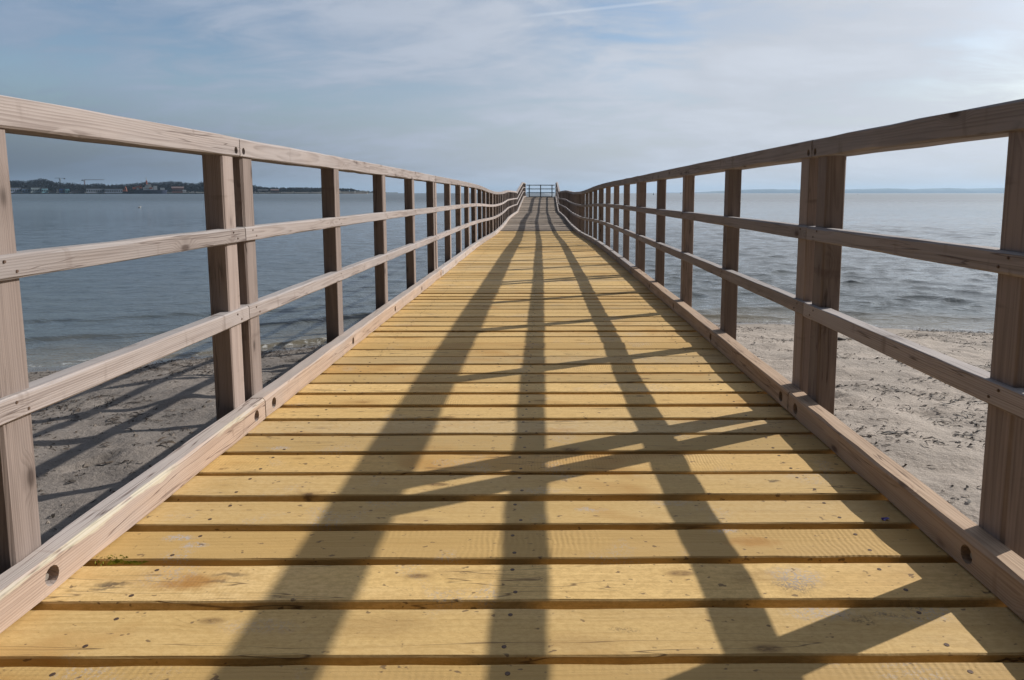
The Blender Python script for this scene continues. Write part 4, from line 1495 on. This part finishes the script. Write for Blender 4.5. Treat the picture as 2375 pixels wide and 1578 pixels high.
tower_crane(148, 136, 160, 415.0, 1830, ("faded_grey_crane", (0.10, 0.115, 0.13)), "grey tower crane with short level jib above the woods")
tower_crane(204.2, 250, 198, 418.7, 1800, ("rusty_red_crane", (0.16, 0.075, 0.065)), "rusty red tower crane with the long thin jib")

# ------------------------------------------------------------------ hazy coast across the bay
m_coast = simple_mat("wooded_far_coast", (0.05, 0.058, 0.045), 0.95, 0, 0.4, 0.004)
V, F = [], []
cxs = np.arange(1560, 3300, 6.0)
ctop = np.interp(cxs, [1560, 1650, 1715, 1790, 1850, 1950, 2000, 2080, 2150, 2200, 2220, 2280, 2345, 2450, 2700, 3300],
                 [447.4, 446.0, 441.5, 438.6, 439.5, 440.8, 439.2, 437.2, 439.0, 438.0, 436.2, 438.2, 436.0, 434.5, 436, 440])
for i, xs in enumerate(cxs):
    D = 14000 - max(0, 1700 - xs) * 8
    t = ctop[i] + (vnoise(np.array([xs / 17.0]), np.array([0.5]), 2)[0] - 0.5) * 1.3 + (vnoise(np.array([xs / 6.0]), np.array([0.5]), 4)[0] - 0.5) * 0.7
    z = max(2.0, fz(t, D))
    X = fx(xs, D)
    V += [(X, D, SEA_Z - 2), (X, D + 10, z * 0.35), (X, D + 400, z), (X, D + 1500, z * 0.9), (X, D + 1510, SEA_Z - 2)]
for i in range(len(cxs) - 1):
    for j in range(4):
        q = i * 5 + j
        F.append((q, q + 5, q + 6, q + 1))
n = len(cxs)
F += [(0, 1, 2, 3, 4), tuple((n - 1) * 5 + j for j in (4, 3, 2, 1, 0))]
tag(link("far_coast_hills", mesh_from(V, F, "far_coast", True), m_coast), None, kind='structure')

# ------------------------------------------------------------------ on the water
def sea_buoy(xs, D, h, colour, label):
    root = empty("sea_buoy", (fx(xs, D), D, SEA_Z))
    MB().tube((0, 0, -0.6), (0, 0, h * 0.32), h * 0.22, h * 0.2, 12).build("float", cm(*colour), root)
    MB().tube((0, 0, h * 0.32), (0, 0, h * 0.8), h * 0.13, h * 0.06, 10).build("tower", cm(*colour), root)
    MB().tube((0, 0, h * 0.8), (0, 0, h), h * 0.09, h * 0.02, 8).build("topmark", cm("black_topmark", (0.02, 0.02, 0.02)), root)
    tag(root, label, "buoy", "navigation buoys in the bay")


sea_buoy(1514, 690, 2.3, ("dark_green_buoy", (0.03, 0.06, 0.05)), "dark spindle buoy, nearest the pier gate")
sea_buoy(1577, 1250, 3.0, ("red_buoy", (0.35, 0.05, 0.03)), "small red buoy beyond the dark spindle buoy")
sea_buoy(1985, 760, 1.1, ("black_buoy", (0.03, 0.03, 0.035)), "small black buoy off the hazy far coast")

gull = empty("gull", (fx(327, 90.0), 90.0, SEA_Z), R(20))
me = blob_tube([(-0.22, 0, 0.10), (-0.14, 0, 0.075), (0.0, 0, 0.06), (0.10, 0, 0.075), (0.16, 0, 0.11)], [0.012, 0.05, 0.085, 0.065, 0.03], 10, 8, 0.03)
m_white = cm("white_plumage", (0.80, 0.80, 0.78))
link("body", me, m_white, gull)
me = blob_tube([(0.13, 0, 0.12), (0.15, 0, 0.165), (0.175, 0, 0.20), (0.21, 0, 0.195)], [0.03, 0.028, 0.036, 0.018], 8, 9, 0.02)
link("head", me, m_white, gull)
MB().tube((0.215, 0, 0.193), (0.265, 0, 0.183), 0.010, 0.003, 6).build("beak", cm("yellow_beak", (0.55, 0.35, 0.05)), gull)
tag(gull, "small white gull floating on the calm water off the harbour", "gull")

# ------------------------------------------------------------------ haze
hz_me = MB().box(-21000, 21000, -400, 21000, -8.0, 190.0).mesh("haze")
m_haze = bpy.data.materials.new("haze")
m_haze.use_nodes = True
t_ = NT(m_haze.node_tree)
pv = t_.n('ShaderNodeVolumePrincipled')
pv.inputs['Color'].default_value = (0.56, 0.77, 1.0, 1)
pv.inputs['Density'].default_value = 6.0e-5
pv.inputs['Anisotropy'].default_value = 0.25
o_ = t_.n('ShaderNodeOutputMaterial')
t_.t.links.new(pv.outputs[0], o_.inputs['Volume'])
hz = link("haze", hz_me, m_haze)
tag(hz, kind='stuff')
